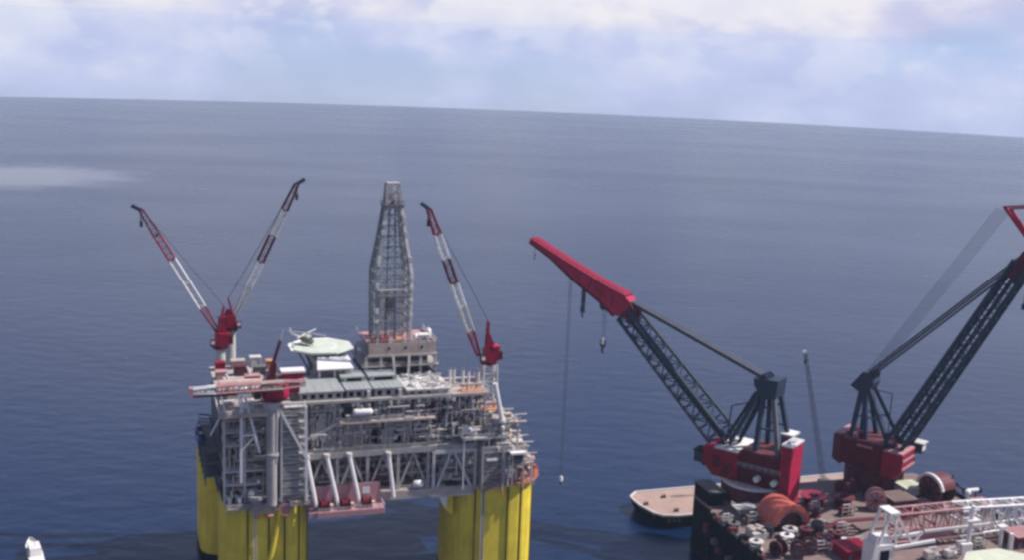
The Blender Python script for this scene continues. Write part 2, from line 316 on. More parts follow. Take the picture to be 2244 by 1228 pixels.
def topsides():
    t = Thing('production_deck', 'grey steel production deck of trusses and open floors carried on the yellow columns', 'production deck', PA, (46, 30, 33))
    P = t.part
    P('lower_deck', MB().box(4, 66, 1.2, 22, 33.0, 33.5), TAN)
    P('lower_deck', MB().box(2, 91, 22, 58, 33.0, 33.5), GREYD)
    P('deck_edge', MB().box(25, 75.5, .2, 1.2, 30.6, 33.3), TAN)
    P('beam', MB().box(23.6, 75.6, 1.0, 2.2, 44.6, 46.4), GREY)
    P('middle_deck', MB().box(4, 78, 2.2, 56, 45.2, 46.0), GREY)
    P('upper_deck', MB().box(0, 21, 1.4, 44, 61.2, 62.0), GREY); P('upper_deck', MB().box(21, 68, 1.4, 24, 61.2, 62.0), GREY); P('upper_deck', MB().box(68, 79, 1.4, 19, 61.2, 62.0), TAN)
    for x in (46, 58, 72): P('substructure_wall', MB().box(x-.4, x+.4, 34, 56, 46, 58.5), GREYD)
    P('substructure_wall', MB().box(46, 72, 34.5, 35, 46, 58.5), GREYD)
    P('quarters_wall', MB().box(22, 44, 24.2, 36, 46, 61.8), GREYD)
    P('mezzanine_floor', MB().box(33.5, 62, .2, 5.8, 55.0, 55.5), TAN)
    P('mezzanine_floor', MB().box(0.5, 13.5, .5, 30, 57.8, 58.4), TAN)
    for z in (38.5, 42.5, 50.3, 54.2): P('mezzanine_floor', MB().box(0.5, 12, .8, 34, z, z+.45), GREYL)
    # truss row under the beam
    posts = [23.9, 33.0, 42.0, 51.2, 60.4]
    for x in posts: P('post', MB().bar((x, 1.6, 33.4), (x, 1.6, 44.8), .9), GREY)
    for a, b in zip(posts, posts[1:]):
        m_ = (a+b)/2
        P('diagonal', MB().bar((a+.4, 1.7, 34), (m_, 1.7, 44.5), .6), GREY); P('diagonal', MB().bar((b-.4, 1.7, 34), (m_, 1.7, 44.5), .6), GREY)
    # light framed bay at the right end
    for x in (61.9, 74.9): P('bay_post', MB().bar((x, .7, 30.8), (x, .7, 45.0), .85), GREYL)
    P('bay_beam', MB().box(61.4, 75.4, .3, 1.1, 30.2, 31.3), GREYL); P('bay_beam', MB().box(61.4, 75.4, .25, 1.0, 43.9, 45.0), GREYL)
    P('bay_diagonal', MB().bar((62.4, .7, 31.3), (67.0, .7, 44), .7), GREYL); P('bay_diagonal', MB().bar((74.4, .7, 31.3), (68.2, .7, 44), .75), GREYL)
    # dark bulkheads behind the trusses, panelled
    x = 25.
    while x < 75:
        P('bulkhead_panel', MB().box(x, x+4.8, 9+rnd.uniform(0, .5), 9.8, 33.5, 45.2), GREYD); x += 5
    # panelled wall of the process level
    for k, x in enumerate((34.2, 41.0, 47.9, 54.8)):
        P('wall_panel', MB().box(x, x+6.3, 4.2, 4.8, 46.8, 54.9), GREYD if k % 2 else GREY)
        P('wall_post', MB().box(x-.5, x-.05, 3.4, 4.9, 46.0, 55.0), GREYL if k else GREY)
        if k: P('doorway', MB().box(x+2+k*.3, x+4+k*.3, 4.0, 4.3, 47.2, 51.5), BLACK)
    for x in (.6, 6.3, 12.6):
        for y in (1., 15, 30): P('side_post', MB().bar((x, y, 33.4), (x, y, 61.2), .6), GREYL if x < 10 else GREY)
    for k in range(6): P('side_wall', MB().box(2.0, 2.5, 2.5+5*k, 7.2+5*k, 33.5, 57.8), GREYD)
    for k in range(3): P('back_wall', MB().box(2.6+3.6*k, 6+3.6*k, 9.5, 10.2, 33.5, 57.8), GREYD)
    P('core_wall', MB().box(24, 33, 6, 6.5, 46.2, 61.2), GREYD)
    P('core_wall', MB().box(62, 78, 12, 12.5, 46.2, 61.2), GREYD)
    P('core_wall', MB().box(33.6, 62, 7.5, 8, 55.6, 61.2), GREYD)
    P('wall_brace', MB().bar((24.5, 3, 50.5), (34, 3, 55), .7), GREYL)
    P('wall_brace', MB().bar((23.6, 2.6, 46.4), (16.4, 2.6, 60.5), .7), CEM)
    rl = MB()
    rl.rail([(0.2, 1.5, 62), (19, 1.5, 62)]).rail([(62, 1.5, 62), (79, 1.5, 62), (79, 19, 62)]).rail([(25, .4, 33.5), (60, .4, 33.5)]).rail([(33.5, .4, 55.5), (62, .4, 55.5)]).rail([(24, 1.1, 46.4), (75.5, 1.1, 46.4)])
    for z in (38.95, 42.95, 50.75, 54.65, 58.4): rl.rail([(.6, 33, z), (.6, .9, z), (12, .9, z)])
    P('handrail', rl, GREYL, kind='stuff')
    # a thicket of small pipework between the decks: real tubes, far too many to tell apart
    pm, pm2, pm3 = MB(), MB(), MB()
    def tangle(mb, n, u0, u1, v0, v1, z0, z1, rr=(.12, .4)):
        for _ in range(n):
            a = Vector((rnd.uniform(u0, u1), rnd.uniform(v0, v1), rnd.uniform(z0, z1))); ax = rnd.choice('uuzzv'); l = rnd.uniform(1.5, 7); q = rnd.uniform(*rr)
            b = a.copy()
            if ax == 'u': b.x = min(u1, a.x+l)
            elif ax == 'z': b.z = min(z1, a.z+l)
            else: b.y = min(v1, a.y+l)
            mb.cyl(a, b, q, n=6)
            if rnd.random() < .4: mb.box(b.x-.5, b.x+.5, b.y-.5, b.y+.5, b.z-.5, b.z+.5)
    tangle(pm, 150, 25, 34, 2.8, 6, 46.5, 60.5); tangle(pm2, 90, 25, 34, 2.8, 6, 46.5, 60.5)
    tangle(pm, 240, 54, 78, 1.5, 12, 46.5, 60.8); tangle(pm2, 200, 54, 79, 1.5, 12, 46.5, 61); tangle(pm3, 60, 54, 79, 1.5, 10, 50, 61)
    tangle(pm, 120, 26, 60, 3, 9, 33.6, 44); tangle(pm2, 60, 26, 75, 3, 9, 33.6, 43); tangle(pm3, 30, 40, 50, 2.5, 6, 33.6, 40)
    pm4 = MB()
    tangle(pm4, 90, 54, 78, 1.5, 9, 46.5, 61); tangle(pm4, 60, 25, 60, 2.4, 7, 33.6, 44); tangle(pm4, 50, 26, 34, 2.8, 5, 46.5, 60); tangle(pm4, 60, 62.5, 74.5, 1.4, 5, 33.6, 43.5); tangle(pm2, 60, 62.5, 76, 1.4, 6, 33.6, 44); tangle(pm4, 50, 34, 62, 2.2, 4, 47, 54.5); tangle(pm2, 40, 34, 62, 2.2, 4, 46.4, 54.5); tangle(pm4, 50, 1, 12, .9, 6, 34, 60); tangle(pm2, 50, 77, 91, -1.2, 5, 34, 45); tangle(pm4, 50, 77, 92, -1.2, 5, 34, 45)
    P('pipework', pm4, TAN, kind='stuff', label='tan pipework crowded between the decks')
    tangle(pm, 120, 1, 12, 1.5, 9, 33.6, 57); tangle(pm2, 60, 1, 12, 1.2, 9, 33.6, 57)
    tangle(pm, 70, 35, 61, .8, 7, 55.6, 60.5); tangle(pm2, 50, 35, 61, .8, 7, 55.6, 60.5)
    P('pipework', pm, GREY, kind='stuff', label='grey pipework crowded between the decks'); P('pipework', pm2, GREYL, kind='stuff', label='pale pipework crowded between the decks'); P('pipework', pm3, MAROON, kind='stuff', label='maroon primer pipework between the decks')
topsides()

def stair_tower(name, label, u0, u1, v0, v1, z0, z1, n, mt):
    t = Thing(name, label, 'stair tower', PA, ((u0+u1)/2, (v0+v1)/2, z0))
    for x in (u0, u1):
        for y in (v0, v1): t.part('post', MB().bar((x, y, z0), (x, y, z1), .5), mt)
    h = (z1-z0)/n
    for k in range(n):
        z = z0+h*(k+1)
        t.part('landing', MB().box(u0, u1, v0, v1, z-.25, z), mt)
        a, b = (u0+.6, u1-.6) if k % 2 == 0 else (u1-.6, u0+.6)
        t.part('flight', MB().slab([(a, z-h+.1), (b, z-.3), (b, z-.9), (a, z-h-.0)], v0+.2, v0+1.2), GREY)
    rl = MB()
    for k in range(n): rl.rail([(u0, v1, z0+h*(k+1)), (u0, v0, z0+h*(k+1)), (u1, v0, z0+h*(k+1)), (u1, v1, z0+h*(k+1))], 1.1, .1)
    t.part('handrail', rl, mt, kind='stuff')
    bk = t.part('back_panel', MB().box(u0+.4, u1-.4, v1-.3, v1-.1, z0, z1), GREY)
    return t
st = stair_tower('stair_tower', 'tall grey stair tower of many landings beside the thick grey crane pedestal', 16.4, 23.3, -1.6, 1.0, 33.5, 61.8, 12, GREYL)
st.part('corner_post', MB().bar((23.5, -1.9, 33.5), (23.2, -1.9, 62), .75), CEM)
st.part('long_brace', MB().bar((15.6, -2.0, 61.8), (23.4, -2.0, 46.4), .7), CEM); st.part('inner_post', MB().bar((14.9, -2.6, 46), (15.1, -2.6, 61.5), .4), CEM)
st2 = stair_tower('stair_tower', 'short grey stair tower right of the pale framed truss bay', 76.2, 82.6, -2.4, .4, 31.6, 45, 6, GREY)
st2.part('canopy', MB().box(77.5, 80.8, -2.8, .6, 41.6, 42.2), WHITE)

def risers():
    lab = ['pale slanting tube nearest the stair tower, ending on the pink porch', 'second pale slanting tube from the stair tower, on the pink porch', 'third pale slanting tube from the stair tower, on the pink porch', 'pale slanting tube standing alone right of the pink porch']
    for (a, b), l in zip((((23.8, 46.0), (26.4, 31.2)), ((29.6, 46.0), (32.8, 31.0)), ((36.2, 45.8), (39.2, 30.9)), ((47.9, 45.3), (49.5, 31.8))), lab):
        t = Thing('riser_tube', l, 'riser', PA, (b[0], -1.8, b[1]), 'pale slanting riser tubes')
        t.part('tube', MB().cyl((b[0], -1.8 if b[1] < 31.5 else -.6, b[1]), (a[0], .2, a[1]), .62, n=10), WHITE)
        t.part('collar', MB().cyl((a[0]-.05, .2, a[1]-.6), (a[0]+.02, .25, a[1]+.4), .95, n=10), GREYL)
    t = Thing('mooring_porch', 'pale red porch hung on the platform front between the yellow columns', 'porch', PA, (36, -1, 30))
    t.part('floor', MB().prism([(23.9, 1.1), (26.2, -5.0), (46, -5.0), (46, 1.1)], 29.7, 30.3), PINK)
    t.part('edge_beam', MB().box(26.2, 46.0, -5.45, -5.0, 29.0, 30.7), PINK)
    t.part('edge_beam', MB().slab([(23.9, 30.7), (26.2, 30.7), (26.2, 29.2), (23.9, 29.2)], -5, -4.6), PINK)
    t.part('back_plate', MB().box(25.2, 45.6, -.15, .1, 30.3, 36.8), PINK)
    t.part('handrail', MB().rail([(26.3, -5.2, 30.7), (45.9, -5.2, 30.7), (45.9, 0, 30.7)], 1.1, .1), GREYL, kind='stuff')
    wl = ['dark red chain winch nearest the stair tower on the pink porch', 'dark red chain winch in the middle of the pink porch', 'dark red chain winch at the right of the pink porch']
    for x, l in zip((28.9, 35.0, 41.2), wl):
        w = Thing('chain_winch', l, 'winch', PA, (x, -2.4, 30.3), 'chain winches on the porch')
        w.part('base', MB().box(x-1.4, x+1.4, -3.6, -1.2, 30.3, 30.8), REDD)
        w.part('drum', MB().cyl((x-1.1, -2.4, 31.9), (x+1.1, -2.4, 31.9), 1.0, n=12), REDD)
        for dx in (-1.2, 1.0): w.part('flange', MB().cyl((x+dx, -2.4, 31.9), (x+dx+.2, -2.4, 31.9), 1.5, n=14), RED)
        w.part('guide_arm', MB().bar((x-1, -3.2, 30.6), (x-1.6, -1.2, 34.0), .5), REDD)
        w.part('motor', MB().cyl((x+1.3, -2.4, 31.6), (x+2.3, -2.4, 31.6), .5, n=8), GREYL)
risers()

def module(label, u0, u1, v0, v1, z0, z1, mt, step=False, win=True, over=.5):
    t = Thing('turbine_module', label, 'module', PA, ((u0+u1)/2, (v0+v1)/2, z0))
    t.part('wall', MB().box(u0, u1, v0, v1, z0, z1-.45), GREY)
    ym = v0+(v1-v0)*.45
    rp = t.part('roof', MB().box(u0-over, u1+over, v0-over, v1+.2, z1-.45, z1), mt)
    if step:
        t.part('roof_monitor', MB().box(u0+.2, u1-.2, ym, ym+1.1, z1, z1+1.5), mt)
        t.part('roof_monitor', MB().box(u0-.2, u1+.2, ym+1.1, v1, z1, z1+.9), mt)
        t.part('intake_slot', MB().box(u0+1.2, u1-1.2, ym-.12, ym-.02, z1+.25, z1+1.1), BLACK)
        t.part('exhaust_duct', MB().box(u1-1.2, u1-.2, v0-1.3, v0-.52, z0, z1-.5), GREYL)
    n = max(3, int((u1-u0)/2.3))
    if win:
        for k in range(n):
            x = u0+(k+.5)*(u1-u0)/n; t.part('louvre', MB().box(x-.62, x+.62, v0-.08, v0+.1, z0+.5, z1-.9), BLACK)
    seams = MB()
    for k in range(1, 5): x = u0+(u1-u0)*k/5; seams.box(x-.06, x+.06, v0-over, ym-.2, z1, z1+.12)
    t.part('roof_seam', seams, GREYL if mt is ROOF else GREY, rp, kind='stuff')
    return t
module('large turbine module with a broad plain pale roof, beside the red crane', 22.3, 34.6, 3.0, 19.5, 62, 64.6, ROOF)
module('stepped pale roof module next to the broad plain roofed one', 36.0, 42.8, 3.0, 19.2, 62, 64.8, ROOF, True)
module('stepped pale roof module beside the flat grey pipe covered one', 44.2, 52.2, 3.0, 18.8, 62, 64.8, ROOF, True)
m4 = module('flat grey module whose roof carries pipes, right of the stepped roofs', 54.0, 66.5, 2.6, 18.0, 62, 63.9, GREYL)
mb = MB()
for _ in range(60):
    x, y = rnd.uniform(54.5, 66), rnd.uniform(3, 17); mb.cyl((x, y, 64.2+rnd.uniform(0,.3)), (x+rnd.uniform(.3, 3) if rnd.random() < .5 else x, y+(0 if rnd.random() < .5 else rnd.uniform(.5, 3))+.01, 64.2), rnd.uniform(.1, .3), n=5)
    if rnd.random() < .4: mb.box(x-.4, x+.4, y-.4, y+.4, 63.9, 64.3+rnd.random())
m4.part('roof_piping', mb, GREYL, kind='stuff')

def quarters():
    t = Thing('living_quarters', 'accommodation block with a bright white lower roof below the helicopter deck', 'living quarters', PA, (33, 18, 62))
    t.part('wall', MB().box(29.4, 40.0, 19.8, 34, 62, 68.4), GREY)
    t.part('wall', MB().box(29.4, 39.2, 24.6, 33, 68.9, 70.4), OLIVE)
    t.part('roof_slab', MB().box(29.2, 40.2, 19.6, 26, 68.4, 68.9), WHITE)
    t.part('white_roof', MB().poly([(29.2, 15.4, 67.6), (40.2, 15.4, 67.6), (38.6, 19.5, 70.2), (29.8, 19.5, 70.2), (29.2, 15.4, 67.2), (40.2, 15.4, 67.2), (38.6, 19.5, 69.7), (29.8, 19.5, 69.7)], [(0, 1, 2, 3), (7, 6, 5, 4), (0, 4, 5, 1), (1, 5, 6, 2), (2, 6, 7, 3), (3, 7, 4, 0)]), WHITE)
    for z in (62.8, 65.8):
        for k in range(4):
            x = 30.4+k*2.4; w = t.part('window', MB().box(x, x+1.2, 19.7, 19.9, z, z+1.1), GREYL); t.part('pane', MB().box(x+.12, x+1.08, 19.64, 19.72, z+.12, z+.98), GLASS, w)
    for x in (30, 34.6, 39.6): t.part('leg', MB().bar((x, 16.4, 62), (x, 16.4, 67.6), .6), GREYL)
    t.part('brace', MB().bar((30, 16.8, 64), (34.6, 16.8, 68.2), .4), GREYD); t.part('brace', MB().bar((39.6, 16.8, 64), (35, 16.8, 68.2), .4), GREYD)
    h = Thing('helideck', 'pale green octagonal helicopter deck raised over the white roofed quarters', 'helideck', PA, (31.5, 28, 70.4))
    c = (32.4, 29.0); e_ = 9.2; pts = [(c[0]+e_*math.cos(R_(22.5+45*i)), c[1]+e_*math.sin(R_(22.5+45*i))) for i in range(8)]
    h.part('deck', MB().prism(pts, 70.5, 71.2), HELIG)
    for i in range(8):
        a, b = pts[i], pts[(i+1) % 8]; o = [(c[0]+(q[0]-c[0])*1.13, c[1]+(q[1]-c[1])*1.13) for q in (a, b)]
        h.part('safety_net', MB().poly([(a[0],a[1],70.9),(b[0],b[1],70.9),(o[1][0],o[1][1],71.25),(o[0][0],o[0][1],71.25),(a[0],a[1],70.8),(b[0],b[1],70.8),(o[1][0],o[1][1],71.1),(o[0][0],o[0][1],71.1)], [(0,1,2,3),(7,6,5,4),(2,1,5,6),(0,3,7,4),(3,2,6,7)]), WHITE)
    ring = MB(); n = 40
    for i in range(n):
        a0, a1 = 2*math.pi*i/n, 2*math.pi*(i+1)/n
        ring.poly([(c[0]+q*math.cos(w), c[1]+q*math.sin(w), 71.206) for w in (a0, a1) for q in (4.6, 5.1)], [(0,1,3,2)])
    h.part('landing_circle', ring, WHITE)
    for x, y in ((25, 27), (27, 22.6), (38, 22.6), (39, 28)): h.part('support_strut', MB().bar((x, y, 70.5), (32.5+(x-32.5)*.5, 27, 64), .5), GREYD)
    # helicopter parked at the far left of the deck
    k = Thing('helicopter', 'white and dark green helicopter parked on the pale green helideck', 'helicopter', PA, (28.4, 31, 71.2), rot=R_(35))
    L_ = dict(local=True)
    k.part('fuselage', MB().lathe((0,0,1.6), [(.15,-2.9),(.7,-2.6),(1.0,-1.8),(1.15,-.5),(1.1,.8),(.85,1.9),(.4,2.8)], 12, 'y'), OLIVE, smooth=True, **L_)
    k.part('tail_boom', MB().cyl((0,2.4,1.9), (0,7.2,2.4), .42, .16, 8), WHITE, **L_)
    k.part('tail_fin', MB().poly([(-.07,6.6,2.3),(-.07,7.5,2.4),(-.07,7.9,4.0),(-.07,7.3,4.0),(.07,6.6,2.3),(.07,7.5,2.4),(.07,7.9,4.0),(.07,7.3,4.0)], [(0,1,2,3),(7,6,5,4),(0,4,5,1),(1,5,6,2),(2,6,7,3),(3,7,4,0)]), WHITE, **L_)
    k.part('engine_cowling', MB().box(-.7,.7,-1.2,1.6,2.5,3.2), WHITE, **L_)
    k.part('windscreen', MB().lathe((0,-1.95,1.85), [(.1,-.75),(.62,-.5),(.78,.1)], 10, 'y'), GLASS, **L_)
    rt = k.part('rotor_mast', MB().cyl((0,0,3.2), (0,0,3.8), .18), GREYD, **L_)
    for i in range(4):
        q = R_(20+90*i); k.part('rotor_blade', MB().bar((.3*math.cos(q),.3*math.sin(q),3.75), (6.4*math.cos(q),6.4*math.sin(q),3.6), .28), GREYL, rt, **L_)
    for s_ in (-1, 1): k.part('skid', MB().bar((s_*1.1,-1.9,.12),(s_*1.1,1.9,.12),.16).bar((s_*1.1,-.9,.1),(s_*.5,-.9,.9),.12).bar((s_*1.1,1,.1),(s_*.5,1,.9),.12), GREYD, **L_)
quarters()

def derrick():
    t = Thing('drill_floor', 'square tan walled drill floor on dark open posts beneath the lattice derrick', 'drill floor', PA, (60, 43, 58))
    P = t.part
    P('skid_base', MB().box(47.5, 71.5, 35.5, 55, 58.5, 59.6), GREYD)
    for x in (48.2, 53, 66, 70.8):
        for y in (36, 54): P('post', MB().bar((x, y, 59.6), (x, y, 64.8), .9), GREYL)
    P('inner_room', MB().box(50.5, 69, 38.5, 53, 59.6, 64.8), GREYD)
    P('catwalk', MB().box(46.8, 72, 35, 56, 61.6, 61.9), GREY)
    for k in range(4): P('wall_panel', MB().box(49.0+5.4*k, 54.3+5.4*k, 35.8, 36.3, 65.4, 69.2), TAN); 
    for k in range(4): P('side_panel', MB().box(70.7, 71.1, 36.4+4.6*k, 40.9+4.6*k, 65.4, 69.2), TAN)
    for x in (55.5, 61, 66.3): P('porthole', MB().box(x-.35, x+.35, 35.7, 35.85, 67.2, 68.0), BLACK)
    P('floor', MB().box(48.4, 71.4, 35.4, 55.4, 64.8, 65.4), GREY)
    P('drill_deck', MB().box(49, 70.6, 36.4, 55, 68.0, 68.5), PINK)
    for a, b in ((57.2, 56.8), (61.6, 62.0)): P('vee_door_leg', MB().bar((a, 34.4, 58.5), (b, 35.2, 64.8), .75), GREYL)
    P('vee_ramp', MB().slab([(57.9, 58.2), (60.9, 58.2), (60.9, 58.6), (57.9, 58.6)], 30, 35.2), BLACK)
    P('handrail', MB().rail([(48.6, 55, 69.2), (48.6, 35.9, 69.2), (71.2, 35.9, 69.2), (71.2, 55, 69.2)]).rail([(46.9, 35.1, 61.9), (71.9, 35.1, 61.9)]), GREYL, kind='stuff')
    d = Thing('derrick', 'tall grey lattice drilling derrick with tapering top and open crown', 'derrick', PA, (57.2, 44, 68.5))
    cx, cy = 57.4, 43.5
    prof = [(68.5, 10.8, 10.2), (80, 11.2, 10.4), (91.5, 11.2, 10.4), (102.5, 7.8, 7.0), (113, 4.9, 4.2), (120.4, 3.9, 3.4)]
    def half(z):
        for (z0, a0, b0), (z1, a1, b1) in zip(prof, prof[1:]):
            if z <= z1+1e-6: f = (z-z0)/(z1-z0); return (a0+(a1-a0)*f)/2, (b0+(b1-b0)*f)/2
    def c(i, z):
        a, b = half(z); s1, s2 = ((-1,-1),(1,-1),(1,1),(-1,1))[i]; return Vector((cx+s1*a, cy+s2*b, z))
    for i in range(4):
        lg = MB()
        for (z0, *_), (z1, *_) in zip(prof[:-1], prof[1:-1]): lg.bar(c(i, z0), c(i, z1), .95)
        d.part('leg', lg, GREYL if i in (1, 2) else DERR)  # right-hand legs in lighter grey: the sunlit side is put into the colour
    zs = [68.5, 72.3, 76.1, 79.9, 83.8, 87.7, 91.5, 95.2, 98.8, 102.5, 106, 109.5, 113]
    lac = MB(); 
    for z0, z1 in zip(zs, zs[1:]):
        gi = MB()
        for i in range(4):
            j = (i+1) % 4; gi.bar(c(i, z1), c(j, z1), .34); m_ = (c(i, z1)+c(j, z1))/2
            lac.bar(c(i, z0), m_, .22); lac.bar(c(j, z0), m_, .22)
            q0, q1 = c(i, z0).lerp(c(j, z0), .5), c(i, z1).lerp(c(j, z1), .5); lac.bar(q0, q1, .18)
            for f in (.08, .92): lac.bar(c(i, z0).lerp(c(j, z0), f), c(i, z1).lerp(c(j, z1), f), .22)
        d.part('girt', gi, DERR)
    d.part('lacing', lac, DERR, kind='stuff')
    for z in (84.5, 86.2): d.part('monkey_board', MB().box(cx-5.8, cx+5.8, cy-6.3, cy-4.2, z, z+.2), GREY)
    wp = MB()
    for k in range(26):
        i = rnd.choice((0, 1, 1, 2)); z = rnd.uniform(71, 110); q = c(i, z); wp.box(q.x-.55, q.x+.55, q.y-.9, q.y-.5, z, z+rnd.uniform(.8, 2))
    d.part('leg_platform', wp, GREYL, kind='stuff')
    pb = MB()
    for k in range(16): x = cx-3.9+k*.52; pb.cyl((x, cy+2+rnd.uniform(-.4,.4), 68.6), (x, cy+2.6, 92+rnd.uniform(-7, 1)), .13, n=5)
    d.part('drill_pipe', pb, GREY, kind='stuff')
    d.part('mast_track', MB().bar((cx-1.6, cy, 68.5), (cx-1.0, cy, 113), .4).bar((cx+1.6, cy, 68.5), (cx+1.0, cy, 113), .4), GREYD)
    d.part('travelling_block', MB().box(cx-1.1, cx+1.1, cy-.8, cy+.8, 78, 82.5), GREYD)
    d.part('crown_platform', MB().box(cx-3.2, cx+3.2, cy-2.9, cy+2.9, 112.6, 113.4), GREYD)
    for i in range(4): d.part('crown_leg', MB().bar(c(i, 113.4), c(i, 120), .5), GREY)
    d.part('crown_panel', MB().box(cx-2.0, cx-.4, cy-1.9, cy-1.7, 115.0, 120.2), GREY); d.part('crown_beam', MB().box(cx-2.0, cx+2.0, cy-1.8, cy+1.8, 119.6, 120.3), GREY)
    cs = MB()
    for i in range(4): cs.bar(c(i, 113.4), c((i+1) % 4, 117), .3).bar(c((i+1) % 4, 113.4), c(i, 117), .3).bar(c(i, 117), c((i+1) % 4, 117), .3)
    d.part('crown_bracing', cs, GREY, kind='stuff')
    d.part('crown_sheave', MB().cyl((cx-.4, cy, 114.8), (cx+.4, cy, 114.8), 1.3, n=14), GREYD)
    d.part('handrail', MB().rail([(cx-3.2, cy+2.9, 113.4), (cx-3.2, cy-2.9, 113.4), (cx+3.2, cy-2.9, 113.4), (cx+3.2, cy+2.9, 113.4)]), GREYD, kind='stuff')
    # things standing on the drill floor round the derrick foot
    def unit(name, label, cat, x, y, z, m1, kind, sc=1):
        q = Thing(name, label, cat, PA, (x, y, z))
        if kind == 'tank':
            q.part('shell', MB().lathe((x, y, z), [(.9*sc, .4), (1.0*sc, .6), (1.0*sc, 3.2*sc), (.5*sc, 3.7*sc)], 12), m1, smooth=True)
            for s1 in (-.6, .6): q.part('leg', MB().bar((x+s1*sc, y, z), (x+s1*sc, y, z+.6), .2), GREYD)
            q.part('nozzle', MB().cyl((x, y, z+3.6*sc), (x, y, z+4.2*sc), .2), GREYL)
        elif kind == 'hut':
            q.part('wall', MB().box(x-1.3*sc, x+1.3*sc, y-1.2, y+1.2, z, z+2.4*sc), m1)
            q.part('roof', MB().box(x-1.5*sc, x+1.5*sc, y-1.4, y+1.4, z+2.4*sc, z+2.6*sc), WHITE)
            q.part('window', MB().box(x-.8*sc, x+.8*sc, y-1.27, y-1.18, z+1.1, z+1.9), GLASS)
            q.part('door', MB().box(x+.7*sc, x+1.2*sc, y-1.28, y-1.19, z+.1, z+1.0), GREYD)
        elif kind == 'mach':
            q.part('base', MB().box(x-1.4*sc, x+1.4*sc, y-1, y+1, z, z+.4), GREYD)
            q.part('drum', MB().cyl((x-.9*sc, y, z+1.3), (x+.9*sc, y, z+1.3), .85, n=12), m1)
            for s1 in (-1.05, .95): q.part('flange', MB().cyl((x+s1*sc, y, z+1.3), (x+s1*sc+.12, y, z+1.3), 1.15, n=12), m1)
            q.part('motor', MB().box(x+1.1*sc, x+1.8*sc, y-.5, y+.5, z+.4, z+1.6), GREYL)
        return q
    unit('drill_cabin', 'white roofed cabin at the right of the derrick foot', 'cabin', 67.3, 38.2, 68.5, WHITE, 'hut', 1.1)
    unit('storage_tank', 'short white tank between the derrick and the white roofed cabin', 'tank', 64.6, 38, 68.5, WHITE, 'tank', .85)
    unit('storage_tank', 'tall white tank at the far right corner of the drill floor', 'tank', 69.9, 42, 68.5, WHITE, 'tank', 1.0)
    unit('draw_works', 'red winch drum under the front of the derrick', 'winch', 54.5, 38.3, 68.5, RED, 'mach', 1.2)
    unit('rotary_machine', 'brown red machine in the middle of the derrick foot', 'machine', 59.4, 38.2, 68.5, RUSTY, 'mach', 1.2)
    unit('mud_pump', 'dark red pump at the left corner of the drill floor', 'pump', 50.8, 37.9, 68.5, REDD, 'mach', .8)
    return unit
unit = derrick()

# ---------------------------------------------------------------- platform cranes
def ped_crane(label, u, v, z0, zh, foot, tip, aft, bands, ped_r=1.6, group='pedestal cranes round the production platform', lat_ped=False, hook=True, wdt=2.0):
    t = Thing('pedestal_crane', label, 'crane', PA, (u, v, z0), group)
    s_ = 1 if tip[0] > foot[0] else -1
    if lat_ped:
        lattice(t, (u, v, z0), (u, v, zh-1.6), (0, 1, 0), 5.4, 5.4, 4.2, 4.2, 9, GREYL, .36, .22, 'pedestal')
    else: t.part('pedestal', MB().cyl((u, v, z0), (u, v, zh-1), ped_r, n=16), GREYL)
    t.part('slew_ring', MB().cyl((u, v, zh-1.6), (u, v, zh-.4), 2.4, n=18), REDD)
    t.part('house', MB().box(u-s_*2.6, u+s_*1.6, v-1.9, v+1.9, zh-.4, zh+3.4), RED)
    t.part('counterweight', MB().box(u-s_*2.65, u-s_*3.9, v-1.7, v+1.7, zh, zh+2.6), REDD)
    cb = t.part('cab', MB().box(u+s_*1.65, u+s_*3.2, v-2.4, v-.7, zh-.6, zh+1.6), MAROON)
    t.part('window', MB().box(u+s_*1.9, u+s_*3.0, v-2.45, v-2.38, zh+.3, zh+1.3), WHITE, cb)
    for dv in (-1.4, 1.4): t.part('mast_leg', MB().bar((u+s_*.8, v+dv, zh+3.3), (aft[0], v+dv*.4, aft[1]), .55), RED)
    t.part('mast_plate', MB().slab([(u-s_*2.3, zh+3.4), (u+s_*1.4, zh+3.4), (aft[0]+.5, aft[1]-3.5), (aft[0]-.5, aft[1]-3.5)], v-.5, v+.5), RED)
    f, e = Vector((foot[0], v, foot[1])), Vector((tip[0], v, tip[1])); n = len(bands); d = (e-f)
    for k, m in enumerate(bands):
        a, b = f+d*(k/n), f+d*((k+1)/n)
        tp = lambda q: wdt*(.55 if q == 0 else .62 if q == n else 1.0)
        sec = t.part('boom_section', MB().box(a.x-.4, a.x+.4, v-.35, v+.35, a.z-.4, a.z+.4), m)
        lattice(t, a, b, (0, 1, 0), tp(k), tp(k), tp(k+1), tp(k+1), 4, m, .23, .12, 'boom', sec)
    dn = d.normalized()
    t.part('boom_head', MB().bar(e, e+dn*2.4+Vector((s_*1.6, 0, -.6)), 1.1), NAVY)
    if hook:
        hb = t.part('hook_block', MB().box(e.x-.45, e.x+.45, v-.4, v+.4, e.z-5.2, e.z-3.4), NAVY)
        t.part('hoist_rope', MB().bar((e.x-.2, v, e.z-3.4), (e.x-.2, v, e.z), .2).bar((e.x+.2, v, e.z-3.4), (e.x+.2, v, e.z), .2), NAVY, hb)
    pr = MB()
    for dv in (-.5, .5): pr.bar((aft[0], v+dv, aft[1]), e+Vector((0, dv, .6)), .09)
    t.part('pendant_rope', pr, ROPE)
    return t
ped_crane('red crane at the far left back corner, boom raised to the upper left', 4.3, 54, 46, 66.8, (3.4, 71.0), (-19.2, 110.4), (5.6, 79.0), [RED, WHITE, WHITE, RED, REDD])
ped_crane('hazy crane at the far left back, boom raised to the upper right', 8.2, 60.5, 46, 71, (10.0, 75.2), (29.5, 117.6), (7.5, 80), [GREYL, CEM, REDD, GREYL, REDD])
